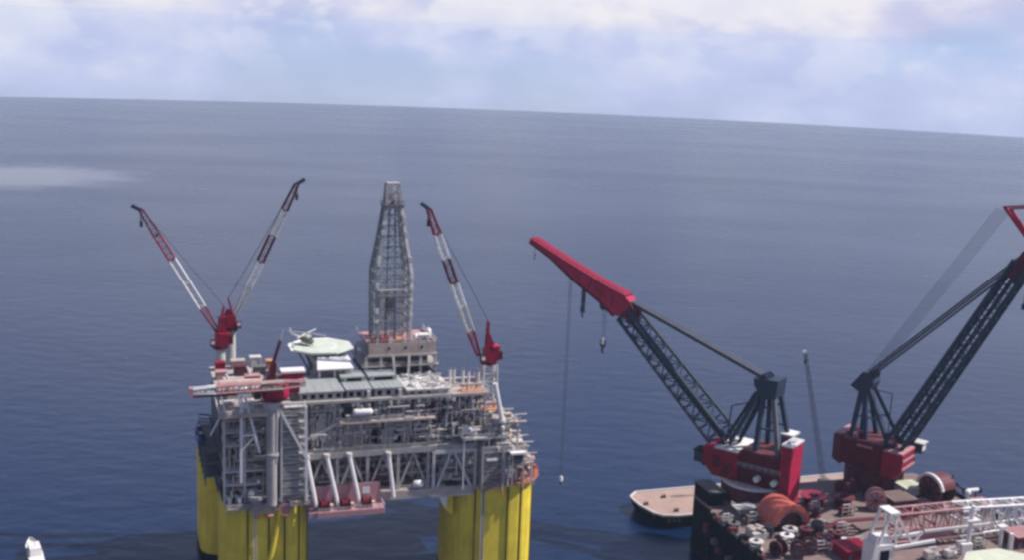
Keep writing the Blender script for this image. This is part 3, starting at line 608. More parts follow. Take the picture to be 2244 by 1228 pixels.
c3 = ped_crane('red crane at the right of the platform on a pale lattice pedestal', 82.2, 14, 44, 68.8, (78.8, 70.2), (61.8, 116.2), (81.6, 80.8), [RED, GREYL, WHITE, REDD, WHITE, RED], lat_ped=True)
c3.part('cab_roof', MB().box(82.8, 85.2, 12, 16, 72.4, 73.2), BRIGHT)
t = Thing('exhaust_pipe', 'bright white slanting pipe beside the pale lattice crane pedestal', 'pipe', PA, (83, 0, 52))
t.part('tube', MB().cyl((79.5, -1.5, 65.6), (82.2, -1.5, 53.6), .75, n=10), WHITE); t.part('flange', MB().cyl((82.1, -1.5, 54.0), (82.25, -1.5, 53.2), 1.1, n=10), GREYL)

def front_crane():
    u, v = 13.6, -1.5
    t = Thing('pedestal_crane', 'red crane on the thick grey pedestal at the platform front, boom stowed level', 'crane', PA, (u, v, 33), 'pedestal cranes round the production platform')
    t.part('pedestal', MB().cyl((u, v, 33), (u, v, 63.5), 1.5, n=24), GREY)
    t.part('pedestal_flange', MB().cyl((u, v, 48), (u, v, 48.6), 2.0, n=24), GREY)
    t.part('pedestal_cone', MB().cyl((u, v, 61.5), (u, v, 64.2), 1.8, 3.2, n=20), GREYL)
    t.part('house', MB().lathe((u+1.0, v, 0), [(2.6, 64.2), (4.0, 65.2), (4.2, 66.5), (4.1, 69.4), (3.5, 70.2)], 20), BRIGHT, smooth=True)
    t.part('walkway', MB().box(u-4.5, u+6.4, v-4.5, v-3.9, 65.2, 65.5), REDD)
    t.part('engine_room', MB().box(u+2.2, u+7.6, v-1.8, v+2.2, 66.6, 70.2), RED)
    t.part('engine_roof', MB().box(u+2.6, u+9.4, v-.8, v+3.4, 72.0, 72.6), WHITE)
    t.part('engine_wall', MB().box(u+2.9, u+9.1, v-.4, v+3.0, 70.21, 72.0), BRIGHT)
    for dv in (-1.2, 1.2): t.part('mast_leg', MB().bar((u-1.2, v+dv, 69.8), (u+2.4, v+dv*.4, 81.5), .6), REDD)
    t.part('mast_plate', MB().slab([(u-1.8, 70.1), (u+.9, 70.1), (u+1.4, 75), (u+.8, 75)], v-.6, v+.6), REDD)
    t.part('antenna', MB().bar((u+2.4, v, 81), (u+3.2, v, 84.5), .2), CEM)
    cb = t.part('cab', MB().box(u-5.2, u-3.3, v-3.4, v-1.2, 65.6, 68.3), REDD); t.part('window', MB().box(u-5.0, u-3.5, v-3.5, v-3.38, 66.4, 67.7), GLASS, cb)
    bands = [PINK, TAN, PINK, PINK, CEM]; f, e = Vector((u+8.6, v-5.2, 70.3)), Vector((-8.2, v-5.2, 69.6)); n = len(bands)
    for k, m in enumerate(bands):
        a, b = f.lerp(e, k/n), f.lerp(e, (k+1)/n); tp = lambda q: 1.9 if 0 < q < n else 1.1
        sec = t.part('boom_section', MB().bar(a+Vector((0, 0, .9)), b+Vector((0, 0, .9)), .5), m)
        lattice(t, a, b, (0, 1, 0), tp(k), tp(k), tp(k+1), tp(k+1), 4, m, .28, .14, 'boom', sec)
    t.part('boom_head', MB().box(-9.2, -8.2, v-6.2, v-4.2, 68.4, 70.6), PINK)
    t.part('boom_walkway', MB().box(-8.2, 6.0, v-3.9, v-2.3, 67.3, 67.8), MAROON)
front_crane()

def boom_rest():
    t = Thing('boom_rest', 'pale steel trestle standing up the left front of the platform under the level boom', 'trestle', PA, (6, -1.5, 40))
    t.part('leg', MB().bar((5.2, -2, 69), (5.0, -2, 40.5), .8), CEM); t.part('leg', MB().bar((5.4, -2, 69), (10.2, -2, 49), .65), CEM)
    t.part('leg', MB().bar((5.2, 2.4, 69), (5.0, 2.4, 62), .6), CEM)
    for z, x in ((54.5, 9.0), (63, 7.0)): t.part('cross_bar', MB().bar((5.1, -2, z), (x, -2, z), .6), CEM)
    t.part('brace', MB().bar((5.1, -2, 50), (9.0, -2, 54.3), .45), GREYL)
    t.part('saddle', MB().box(3.6, 7.0, -7.8, 2.6, 67.9, 68.5), CEM)
    d = Thing('laydown_deck', 'tan loading deck with white rails at the left front of the platform', 'loading deck', PA, (6, 4, 61))
    d.part('floor', MB().box(-1.0, 12.3, -2.4, 16, 60.2, 60.9), TAN)
    d.part('edge_beam', MB().box(-1.2, 12.5, -2.9, -2.4, 59.9, 61.1), TAN)
    d.part('handrail', MB().rail([(-.9, 16, 60.9), (-.9, -2.3, 60.9), (12.2, -2.3, 60.9)], 1.3, .13), CEM, kind='stuff')
    d.part('outrigger', MB().bar((-.8, -2.2, 68.2), (.9, -2.2, 61), .5), CEM); d.part('outrigger', MB().bar((-3.4, -2, 55), (-.8, -2, 60), .35), CEM)
    for k, (x, y, l, m) in enumerate(((2.2, 3, 'tan tote box on the left loading deck', TAN), (7.6, 2.2, 'pale low box near the trestle on the loading deck', GREYL), (10.2, 5, 'olive grey box beside the red crane house on the loading deck', OLIVE))):
        b = Thing('cargo_box', l, 'box', PA, (x, y, 60.9)); b.part('body', MB().box(x-1.4, x+1.4, y-1.2, y+1.2, 61.05, 62.9-k*.2), m); b.part('lid', MB().box(x-1.5, x+1.5, y-1.3, y+1.3, 62.9-k*.2, 63.1-k*.2), GREYL)
        for q in (-.9, .9): b.part('skid', MB().box(x+q-.2, x+q+.2, y-1.2, y+1.2, 60.9, 61.05), GREYD)
    # the row of drill pipes laid on a rack behind the boom
    k = Thing('pipe_rack', 'rack of pale pipes lying behind the level boom of the front crane', 'pipe rack', PA, (8, 14, 64))
    for x in (2, 12, 20): k.part('frame', MB().box(x-.3, x+.3, 8, 18, 62, 64.5), GREYD)
    for i in range(12): k.part('pipe', MB().cyl((.5+rnd.uniform(-.9,.6), 8.6+i*.8, 64.9+rnd.uniform(0,.25)), (19.5+rnd.uniform(-2.5,.4), 8.6+i*.8, 64.9), .3, n=8), (TAN, PINK, GREYL, RUSTY)[i % 4])
    # cargo crowded on the back of the left deck
    cargo = [('red cargo box at the back left corner of the upper deck', 3, 40, 3.0, 2.2, RED), ('tan cargo box behind the pipe rack', 8.5, 41, 4.2, 2.4, TAN), ('pale cargo box between the two back cranes', 14, 42, 3.4, 3.0, GREYL), ('rusty cargo box behind the pipe rack', 18.4, 39, 2.8, 2.4, RUSTY), ('pink cargo box left of the pipe rack', 2.4, 30, 3.2, 2.2, PINK), ('maroon cargo box behind the pipe rack', 8.6, 33, 4.2, 2.8, MAROON), ('grey cargo box behind the pipe rack', 14.2, 33.6, 3.6, 2.2, GREYD), ('white cargo box near the helicopter deck', 19, 31, 2.6, 2.6, WHITE), ('tan cargo box close behind the pipe rack', 4.2, 22.5, 3.6, 2.0, TAN), ('pale red cargo box close behind the pipe rack', 11, 23.5, 4.4, 2.4, PINK), ('dark cargo box close to the broad plain roof', 18, 23.4, 3.0, 2.2, GREYD)]
    for l, x, y, w_, h_, m in cargo:
        b = Thing('cargo_box', l, 'box', PA, (x, y, 62)); b.part('body', MB().box(x-w_/2, x+w_/2, y-1.5, y+1.5, 62.1, 62.1+h_), m); b.part('lid', MB().box(x-w_/2-.1, x+w_/2+.1, y-1.6, y+1.6, 62.1+h_, 62.3+h_), m if m is not WHITE else CEM)
        for q in (-.4, .4): b.part('rib', MB().box(x+q*w_-.08, x+q*w_+.08, y-1.66, y-1.5, 62.1, 62.1+h_), m)
    for l, a_, b_ in (('slanting white tube standing at the left back of the upper deck', (3.0, 20, 66.2), (4.6, 20, 62)), ('slanting white tube second from the left behind the level boom', (9.6, 24, 67), (11.2, 24, 62))):
        k = Thing('vent_tube', l, 'tube', PA, b_); k.part('tube', MB().cyl(b_, a_, .36, n=8), WHITE); k.part('flange', MB().cyl(b_, (b_[0]-.06, b_[1], b_[2]+.3), .6, n=8), GREYL)
boom_rest()

def platform_gear():
    # white horizontal vessel on the mezzanine
    t = Thing('pressure_vessel', 'bright white horizontal vessel on the mezzanine below the stepped roofs', 'vessel', PA, (40, 1.8, 55.5))
    t.part('shell', MB().lathe((0, 1.2, 58.2), [(.3, 37.2), (.95, 37.6), (1.05, 38.2), (1.05, 42.2), (.95, 42.8), (.3, 43.2)], 14, 'x'), WHITE, smooth=True)
    for x in (38.6, 41.8): t.part('saddle', MB().box(x-.2, x+.2, .5, 1.9, 55.5, 57.5), GREYD)
    t.part('nozzle', MB().cyl((40, 1.2, 59.2), (40, 1.2, 60.2), .25), GREYL)
    # exhaust stacks on the right of the upper deck
    labs = ['tall pale exhaust stack nearest the grey module', 'second exhaust stack right of the grey module', 'third exhaust stack right of the grey module', 'fourth exhaust stack right of the grey module', 'exhaust stack closest to the lattice crane pedestal']
    for k, (x, y, h, l) in enumerate(zip((68.2, 70.6, 72.6, 75.0, 77.2), (8, 12, 9, 11, 8), (6.0, 4.8, 5.3, 4.3, 5.0), labs)):
        q = Thing('exhaust_stack', l, 'exhaust stack', PA, (x, y, 62), 'exhaust stacks on the upper deck')
        q.part('pipe', MB().cyl((x, y, 62), (x, y, 62+h), .42, n=10), WHITE if k == 0 else CEM); q.part('cap', MB().cyl((x, y, 62+h), (x, y, 62.3+h), .6, n=10), GREYD); q.part('flange', MB().cyl((x, y, 62), (x, y, 62.5), .75, n=10), GREY)
    # brown manifold and separators right
    for x, y, z, l in ((74, 4.2, 62, 'rusty manifold skid below the exhaust stacks'), (79.6, 3.6, 56, 'rusty pump skid beside the bright white slanting pipe')):
        q = Thing('manifold_skid', l, 'skid', PA, (x, y, z))
        q.part('base', MB().box(x-3.4, x+3.4, y-1.6, y+1.6, z, z+.4), RUSTY); 
        for k in range(5): q.part('riser', MB().cyl((x-2.8+k*1.4, y, z+.4), (x-2.8+k*1.4, y, z+2.4+.4*(k % 2)), .28, n=7), RUSTY if k % 2 else CEM)
        q.part('header', MB().cyl((x-3.2, y, z+2.0), (x+3.2, y, z+2.0), .4, n=8), TAN)
    t = Thing('process_platform', 'stepped tan process floors at the right end of the platform, under the lattice crane pedestal', 'process platform', PA, (83, 8, 46))
    for k, (u0, u1, v0, z) in enumerate(((78, 88, -1.5, 51.6), (70, 84, -2.2, 49.0), (76, 90, -2.5, 44.6), (84, 92.5, -2.8, 40.2))):
        t.part('floor', MB().box(u0, u1, v0, 16, z-.5, z), (TAN, GREYL, GREYL, TAN)[k]); t.part('handrail', MB().rail([(u0, 10, z), (u0, v0, z), (u1, v0, z), (u1, 10, z)], 1.2, .12), GREYL, kind='stuff')
        for x in (u0+.5, u1-.5): t.part('post', MB().bar((x, v0+.5, 33), (x, v0+.5, z-.5), .5), GREYL)
    pm, pm2 = MB(), MB()
    for mb in (pm, pm2):
        for _ in range(200):
            k = rnd.randrange(4); u0, u1, v0, z = ((78, 88, -1.4, 51.6), (70, 84, -2, 49.0), (77, 90, -2.3, 44.6), (84, 92, -2.6, 40.2))[k]
            a = Vector((rnd.uniform(u0, u1), rnd.uniform(v0, 8), z+rnd.uniform(.2, 2.6))); b = a+Vector(rnd.choice(((rnd.uniform(.6, 4), 0, 0), (0, 0, -rnd.uniform(.5, 4)), (0, rnd.uniform(.6, 3), 0)))); mb.cyl(a, b, rnd.uniform(.12, .45), n=6)
            if rnd.random() < .3: mb.lathe((a.x, a.y, a.z-.6), [(.3, 0), (.7, .2), (.7, 1.2), (.2, 1.5)], 8)
    t.part('valve_piping', pm, GREYL, kind='stuff'); t.part('valve_piping', pm2, TAN, kind='stuff')
    t.part('back_wall', MB().box(78.5, 90, 12, 12.5, 33, 51), GREY)
    for x, z, rr, m, l in ((72.6, 49, 1.1, CEM, 'pale separator drum lying left on the stepped process floors'), (81.5, 51.6, 1.3, TAN, 'tan separator drum lying highest on the stepped process floors'), (87, 44.6, 1.0, GREYL, 'grey separator drum lying lowest right on the process floors')):
        q = Thing('separator_drum', l, 'drum', PA, (x, 1, z)); q.part('shell', MB().lathe((0, .4, z+rr+.5), [(.2, x-2.6), (rr*.8, x-2.2), (rr, x-1.6), (rr, x+1.6), (rr*.8, x+2.2), (.2, x+2.6)], 12, 'x'), m, smooth=True)
        for s1 in (-1.3, 1.3): q.part('saddle', MB().box(x+s1-.2, x+s1+.2, -.4, 1.2, z, z+rr*.8), GREYD)
    # white canopied cabin above the right column
    t = Thing('control_cabin', 'small dark cabin with a white roof above the right yellow column', 'cabin', PA, (87.5, -2, 33))
    t.part('roof', MB().box(84.6, 89.4, -4.4, .6, 43.6, 44.2), WHITE); t.part('wall', MB().box(85.1, 88.9, -3.6, .2, 40.7, 43.6), GREYD)
    for x in (85.3, 88.7): t.part('post', MB().bar((x, -3.9, 33), (x, -3.9, 43.6), .4), TAN)
    t.part('window', MB().box(85.6, 88.4, -3.68, -3.58, 42.0, 43.1), GLASS)
    # orange mooring gear on the right column
    t = Thing('mooring_walkway', 'orange rusty walkway curving round the top of the right yellow column', 'walkway', PA, (86, 0, 33))
    path = rsq(68.5, 96, 0, 25.5, 9.5)[0:8]
    path = [(78, 0)]+path+[(96, 16)]
    for (a, b) in zip(path, path[1:]):
        va_, vb = Vector((a[0], a[1], 0)), Vector((b[0], b[1], 0)); cc = Vector((80, 12, 0)); oa, ob = va_+(va_-cc).normalized()*1.9, vb+(vb-cc).normalized()*1.9
        t.part('floor_plate', MB().poly([(va_.x,va_.y,33.1),(oa.x,oa.y,33.1),(ob.x,ob.y,33.1),(vb.x,vb.y,33.1),(va_.x,va_.y,32.8),(oa.x,oa.y,32.8),(ob.x,ob.y,32.8),(vb.x,vb.y,32.8)], [(0,1,2,3),(7,6,5,4),(1,5,6,2),(0,4,5,1),(2,6,7,3),(3,7,4,0)]), RUSTY)
        t.part('handrail', MB().rail([(oa.x, oa.y, 33.1), (ob.x, ob.y, 33.1)], 1.3, .14, 1.5), ORNG, kind='stuff')
    for k, (x, y, l) in enumerate(((79.5, 1.4, 'orange chain windlass nearest the stair tower on the right column'), (84, 1.5, 'orange chain windlass under the white roofed cabin on the right column'), (90.2, 2.4, 'orange chain windlass at the rounded corner of the right column'), (92.9, 6.5, 'orange chain windlass at the outer edge of the right column'))):
        q = Thing('chain_windlass', l, 'windlass', PA, (x, y, 33.1), 'orange chain windlasses on the right column')
        q.part('bed', MB().box(x-1.5, x+1.5, y-1.2, y+1.2, 33.1, 33.7), RUSTY); q.part('wheel', MB().cyl((x-.4, y, 35), (x+.4, y, 35), 1.4, n=14), RUSTY)
        for s1 in (-.9, .7): q.part('bracket', MB().slab([(x+s1, 33.7), (x+s1+.25, 33.7), (x+s1+.25, 36), (x+s1, 36)], y-.7, y+.7), ORNG)
        q.part('motor', MB().cyl((x+.9, y, 34.8), (x+1.9, y, 34.8), .55, n=8), GREYL); q.part('frame', MB().bar((x-1.4, y-1.1, 33.5), (x-.6, y-1.1, 37.2), .3).bar((x+1.4, y-1.1, 33.5), (x-.6, y-1.1, 37.2), .3), ORNG)
    for k, (x, y, z, l) in enumerate(((82.2, -1.4, 33.1, 'orange ladder frame over the front edge of the right column'), (89.2, -.2, 33.1, 'orange ladder frame at the rounded front corner of the right column'), (94.2, 4.4, 33.1, 'orange ladder frame at the outer rounded edge of the right column'), (96.4, 11, 33.1, 'orange ladder frame farthest round the right column'))):
        q = Thing('access_frame', l, 'frame', PA, (x, y, z), 'orange access frames on the right column')
        for dx in (-1.1, 1.1): q.part('upright', MB().bar((x+dx, y, z), (x+dx, y, z+5.4-k*.5), .32), ORNG)
        for j in range(4): q.part('rung', MB().bar((x-1.1, y, z+1+j*1.1), (x+1.1, y, z+1+j*1.1), .22), ORNG)
        q.part('hood', MB().box(x-1.4, x+1.4, y-.8, y+.8, z+4.4-k*.5, z+4.8-k*.5), RUSTY); q.part('drop_pipe', MB().cyl((x+.6, y-.9, z+2), (x+.6, y-.9, z-2.6), .3, n=7), RUSTY)
    # left column gear
    for x, y, m, l, k in ((1.8, .8, GREYL, 'grey chain windlass at the outer corner of the left front column', 0), (4.6, .6, GREYL, 'grey chain windlass second from the outer corner on the left front column', 0), (9.6, .2, TAN, 'tan chain fairlead bent over the edge of the left front column', 1), (13.0, .2, TAN, 'larger tan fairlead arch near the pedestal on the left front column', 1), (17.6, .3, PINK, 'pale red fairlead beside the pink porch on the left front column', 1)):
        q = Thing('chain_fairlead' if k else 'chain_windlass', l, 'fairlead' if k else 'windlass', PA, (x, y, 33))
        if k:
            w = 1.3 if x < 12 else 1.9
            ar = MB()
            for i in range(8):
                a0, a1 = math.pi*i/8, math.pi*(i+1)/8; ar.bar((x-w*math.cos(a0), -1.0, 31.0+1.6*math.sin(a0)), (x-w*math.cos(a1), -1.0, 31.0+1.6*math.sin(a1)), .9)
            q.part('arch', ar, m); q.part('plate', MB().box(x-w*.7, x+w*.7, -.8, -.1, 28.8, 32.2), m); q.part('roller', MB().cyl((x-w*.6, -1.2, 29.4), (x+w*.6, -1.2, 29.4), .5), RUSTY)
        else:
            q.part('bed', MB().box(x-1.2, x+1.2, y-1.4, y+1.4, 33, 33.6), GREY); q.part('wheel', MB().cyl((x-.4, y-1, 34.6), (x+.4, y-1, 34.6), 1.2, n=12), m); q.part('motor', MB().box(x-1, x+1, y+.4, y+1.4, 33.6, 35.4), TAN); q.part('frame', MB().bar((x-1.1, y-1.4, 31), (x+1.1, y-1.4, 36.5), .3).bar((x+1.1, y-1.4, 31), (x-1.1, y-1.4, 36.5), .3), m)
    for x, z, rr, l in ((8.0, 36.4, 1.0, 'larger white buoyant float on the dark left lower deck'), (10.0, 39.8, .6, 'smaller white float hung above on the left lower deck'), (16.2, 33.9, .7, 'white round float at the foot of the grey pedestal')):
        q = Thing('mooring_float', l, 'float', PA, (x, -.6, z-rr)); q.part('ball', MB().lathe((x, -.6, z), [(.05, -rr), (.7*rr, -.7*rr), (rr, 0), (.7*rr, .7*rr), (.05, rr)], 12), WHITE, smooth=True); q.part('stand', MB().box(x-.5, x+.5, -.4, .8, z-rr-.3, z-rr+.1), GREYD)
    t = Thing('mud_hopper', 'rounded grey hopper on the lower deck beside the grey pedestal', 'hopper', PA, (10, 0, 33)); t.part('bowl', MB().lathe((9.2, -.4, 0), [(1.2, 33.3), (2.6, 35), (2.7, 36)], 14), GREY); t.part('stand', MB().box(7.6, 10.8, -1.6, .8, 32.9, 33.3), GREYD)
    t = Thing('storage_bottle', 'short white bottle tank on the lower deck right of the lone pale tube', 'tank', PA, (57.4, .9, 33.5)); t.part('shell', MB().lathe((0, .9, 34.8), [(.2, 55.6), (1.1, 56.1), (1.2, 58.4), (.3, 59.0)], 12, 'x'), WHITE, smooth=True); t.part('saddle', MB().box(56.4, 58.2, .4, 1.4, 33.5, 34.0), GREYD)
    t = Thing('pump_unit', 'white headed pump unit behind the third pale tube on the lower deck', 'pump', PA, (41.3, .6, 33.5)); t.part('body', MB().box(40.2, 42.4, -.2, 1.4, 33.5, 35.6), WHITE); t.part('head', MB().cyl((41.3, .6, 35.6), (41.3, .6, 36.6), .7), CEM); t.part('pipe', MB().cyl((42.4, .5, 34.4), (45.5, .5, 34.4), .3), TAN)
    t = Thing('side_station', 'dark gallery of panels and posts hung on the left side of the platform', 'gallery', PA, (-1, 20, 40))
    for z in (38.5, 42.6, 46.0): t.part('floor', MB().box(-4.2, .4, 9, 35, z, z+.35), GREYD)
    for k in range(5): t.part('panel', MB().box(-.2, .1, 9.4+5.1*k, 14.2+5.1*k, 46.4, 60), GREYD)
    for k in range(5): t.part('panel', MB().box(-.6, -.3, 9.6+5.1*k, 14.0+5.1*k, 33.6, 42.4), BLUE)
    for k in range(6): t.part('post', MB().bar((-4, 9.2+5.1*k, 36), (-4, 9.2+5.1*k, 47.4), .35), GREYD)
    t.part('handrail', MB().rail([(-4.2, 9, 46.35), (-4.2, 35, 46.35)], 1.2, .12), GREYD, kind='stuff')
    # lifeboats on davits at the left side
    for k, (y, l) in enumerate(((17, 'dark blue lifeboat hung nearer the front on the left side of the platform'), (24, 'dark blue lifeboat hung farther back on the left side of the platform'))):
        q = Thing('lifeboat', l, 'lifeboat', PA, (-4.5, y, 47), 'lifeboats on the left side of the platform')
        q.part('hull', MB().lathe((-4.6, 0, 47.6), [(.2, y-3.4), (1.0, y-2.6), (1.35, y-1), (1.35, y+1.4), (.9, y+2.8), (.2, y+3.4)], 10, 'y'), BLUE, smooth=True)
        q.part('canopy', MB().box(-5.3, -3.9, y-1.4, y+1.2, 48.7, 49.6), BLUE); q.part('light', MB().lathe((-4.6, y-1.0, 49.9), [(.1, -.4), (.5, 0), (.1, .5)], 8), WHITE)
        d_ = Thing('davit', 'davit arm holding the '+('nearer' if k == 0 else 'farther')+' dark blue lifeboat', 'davit', PA, (-1, y, 49), 'lifeboat davits'); 
        for s1 in (-2, 2): d_.part('arm', MB().bar((.4, y+s1, 46), (-1.4, y+s1, 52), .5).bar((-1.4, y+s1, 52), (-4.6, y+s1, 52.4), .4), GREYD); d_.part('fall_rope', MB().bar((-4.6, y+s1, 52.3), (-4.6, y+s1*.8, 48.2), .12), ROPE)
platform_gear()
# ================================================================== CRANE VESSEL
def vessel():
    t = Thing('crane_vessel', 'wide black hulled crane vessel with a brown red deck at the right', 'crane vessel', PB, (45, -60, 0))
    out = [(2, 0), (88, 0), (90, -3), (90, -118), (-4.5, -118), (-4.5, -22), (0, -15), (0, -2)]
    t.part('hull', MB().prism(out, -4, 17.0), BLACK)
    t.part('deck', MB().prism(out, 17.0, 18.0), DECKB)
    t.part('bulwark', MB().box(-4.75, -4.3, -118, -22, 16.6, 18.9), BLACK); t.part('edge_plate', MB().box(2, 88, -.15, .3, 16.6, 17.6), MAROON); t.part('bulwark', MB().box(89.8, 90.2, -118, -3, 16.6, 19.0), BLACK)
    for k in range(8): t.part('fender', MB().box(-5.2, -4.5, -24-12*k, -23.2-12*k, 2, 17), BLACK)
    t.part('side_house', MB().box(.3, 5.5, -13, -1.5, 18.0, 22.4), BLACK); t.part('side_house_roof', MB().box(.1, 5.8, -13.2, -1.3, 22.4, 22.8), GREYD)
    for k in range(16):
        y = -15-3.4*k+rnd.uniform(-.8, .8); x = (-1.0 if y > -22 else -5.0); z = rnd.uniform(8, 15); w_ = rnd.uniform(.5, 1.6)
        t.part('side_gear', MB().box(x-w_, x+.4, y-rnd.uniform(.5, 1.4), y+rnd.uniform(.5, 1.4), z, z+rnd.uniform(1.2, 3.6)), (BLACK, GREYD, MAROON)[k % 3])
    for k in range(11):
        y = -23.5-3.2*k+rnd.uniform(-.6, .6); t.part('bulwark_gear', MB().box(-4.6, -3.4+rnd.uniform(0, 1.2), y-.9, y+.9, 18.0, 19.4+rnd.uniform(0, 1.5)), (BLACK, MAROON, GREYD)[k % 3])
    t.part('deck_track', MB().prism([(28, -37), (36, -33), (48, -33.5), (60, -36), (60, -38.2), (47, -35.6), (36, -35.2), (28.6, -39.2)], 18.0, 18.35), MAROON)
    rl = MB().rail([(-4.4, -22, 18.9), (-4.4, -70, 18.9)], .9, .12, 3).rail([(90, -4, 19), (90, -60, 19)], .9, .12, 3)
    t.part('handrail', rl, GREYD, kind='stuff')
    b = Thing('deck_barge', 'flat tan decked barge lying behind the crane vessel', 'barge', PB, (35, 18, 0))
    o = [(-6.6, 34.4), (-6.9, 31), (-6.6, 25.5), (-4.6, 18), (-2.2, 15.0), (2, 13.8), (84, 12.8), (86, 15), (86, 38.5), (-3, 38.0)]
    b.part('hull', MB().poly([(x+(2.0 if x < 0 else 0), y+(1.0 if y < 20 else 0), -1.5) for x, y in o]+[(x, y, 3.0) for x, y in o], [tuple(range(9, -1, -1))]+[(i, (i+1) % 10, (i+1) % 10+10, i+10) for i in range(10)]), BLACK)
    b.part('deck', MB().prism(o, 3.0, 3.5), BTAN)
    g = MB()
    for (x0, y0), (x1, y1) in zip(o, o[1:]+o[:1]): g.bar((x0, y0, 3.75), (x1, y1, 3.75), .5)
    b.part('gunwale', g, CEM)
    for k in range(7): b.part('plate_seam', MB().box(-5+3*k, -4.94+3*k, 16.5, 33.5, 3.5, 3.53), RUSTY)
    for x, y in ((-4.2, 26), (4, 18), (5, 31)):
        bl = b.part('bollard', MB().box(x-1, x+1, y-.4, y+.4, 3.5, 3.7), BLACK)
        for q_ in (-.5, .5): b.part('post', MB().cyl((x+q_, y, 3.7), (x+q_, y, 4.6), .35), BLACK, bl)
    k = Thing('tyre_fender', 'dark tyre fender at the rounded corner of the tan barge', 'fender', PB, (-4.9, 18, 2)); k.part('tyre', MB().cyl((-4.7, 17.6, 2.2), (-5.3, 17.2, 2.2), 1.0, n=12), BLACK)
    for k in range(3):
        f = Thing('tyre_fender', ('dark tyre fender hung below the front edge of the tan barge, nearest its round corner', 'dark tyre fender midway along the front edge of the tan barge', 'dark tyre fender on the front edge of the tan barge, beside the black hull')[k], 'fender', PB, (-.8+1.6*k, 14.2, 2)); f.part('tyre', MB().cyl((-.8+1.9*k, 14.1-.15*k, 2.2), (-.8+1.9*k, 13.5-.15*k, 2.2), .9, n=12), BLACK); f.part('hub', MB().cyl((-.8+1.9*k, 13.52-.15*k, 2.2), (-.8+1.9*k, 13.46-.15*k, 2.2), .35, n=10), GREYD)
    # thin lattice boom working from the barge between the two cranes
    q = Thing('crawler_crane', 'slender crawler crane on the barge between the two big cranes, thin lattice boom', 'crawler crane', PB, (68, 24, 3.5))
    q.part('body', MB().box(66.4, 70.6, 21.5, 26.5, 4.9, 7.7), GREYD); q.part('track', MB().box(66, 67.2, 21, 27, 3.5, 4.9), BLACK); q.part('track', MB().box(69.8, 71, 21, 27, 3.5, 4.9), BLACK)
    lattice(q, (67.5, 24, 7), (54.6, 24, 57.9), (0, 1, 0), 1.5, 1.5, .9, .9, 20, ROPE, .1, .06)
    q.part('boom_head', MB().slab([(53.5, 58.4), (54.2, 57.4), (55.2, 57.4), (54.6, 59.0)], 23.6, 24.4), GREYL); q.part('hook_block', MB().box(54.6, 55.3, 23.7, 24.3, 53.8, 55.6), NAVY); q.part('hoist_rope', MB().bar((54.9, 24, 55.6), (54.8, 24, 58), .12), ROPE)
vessel()

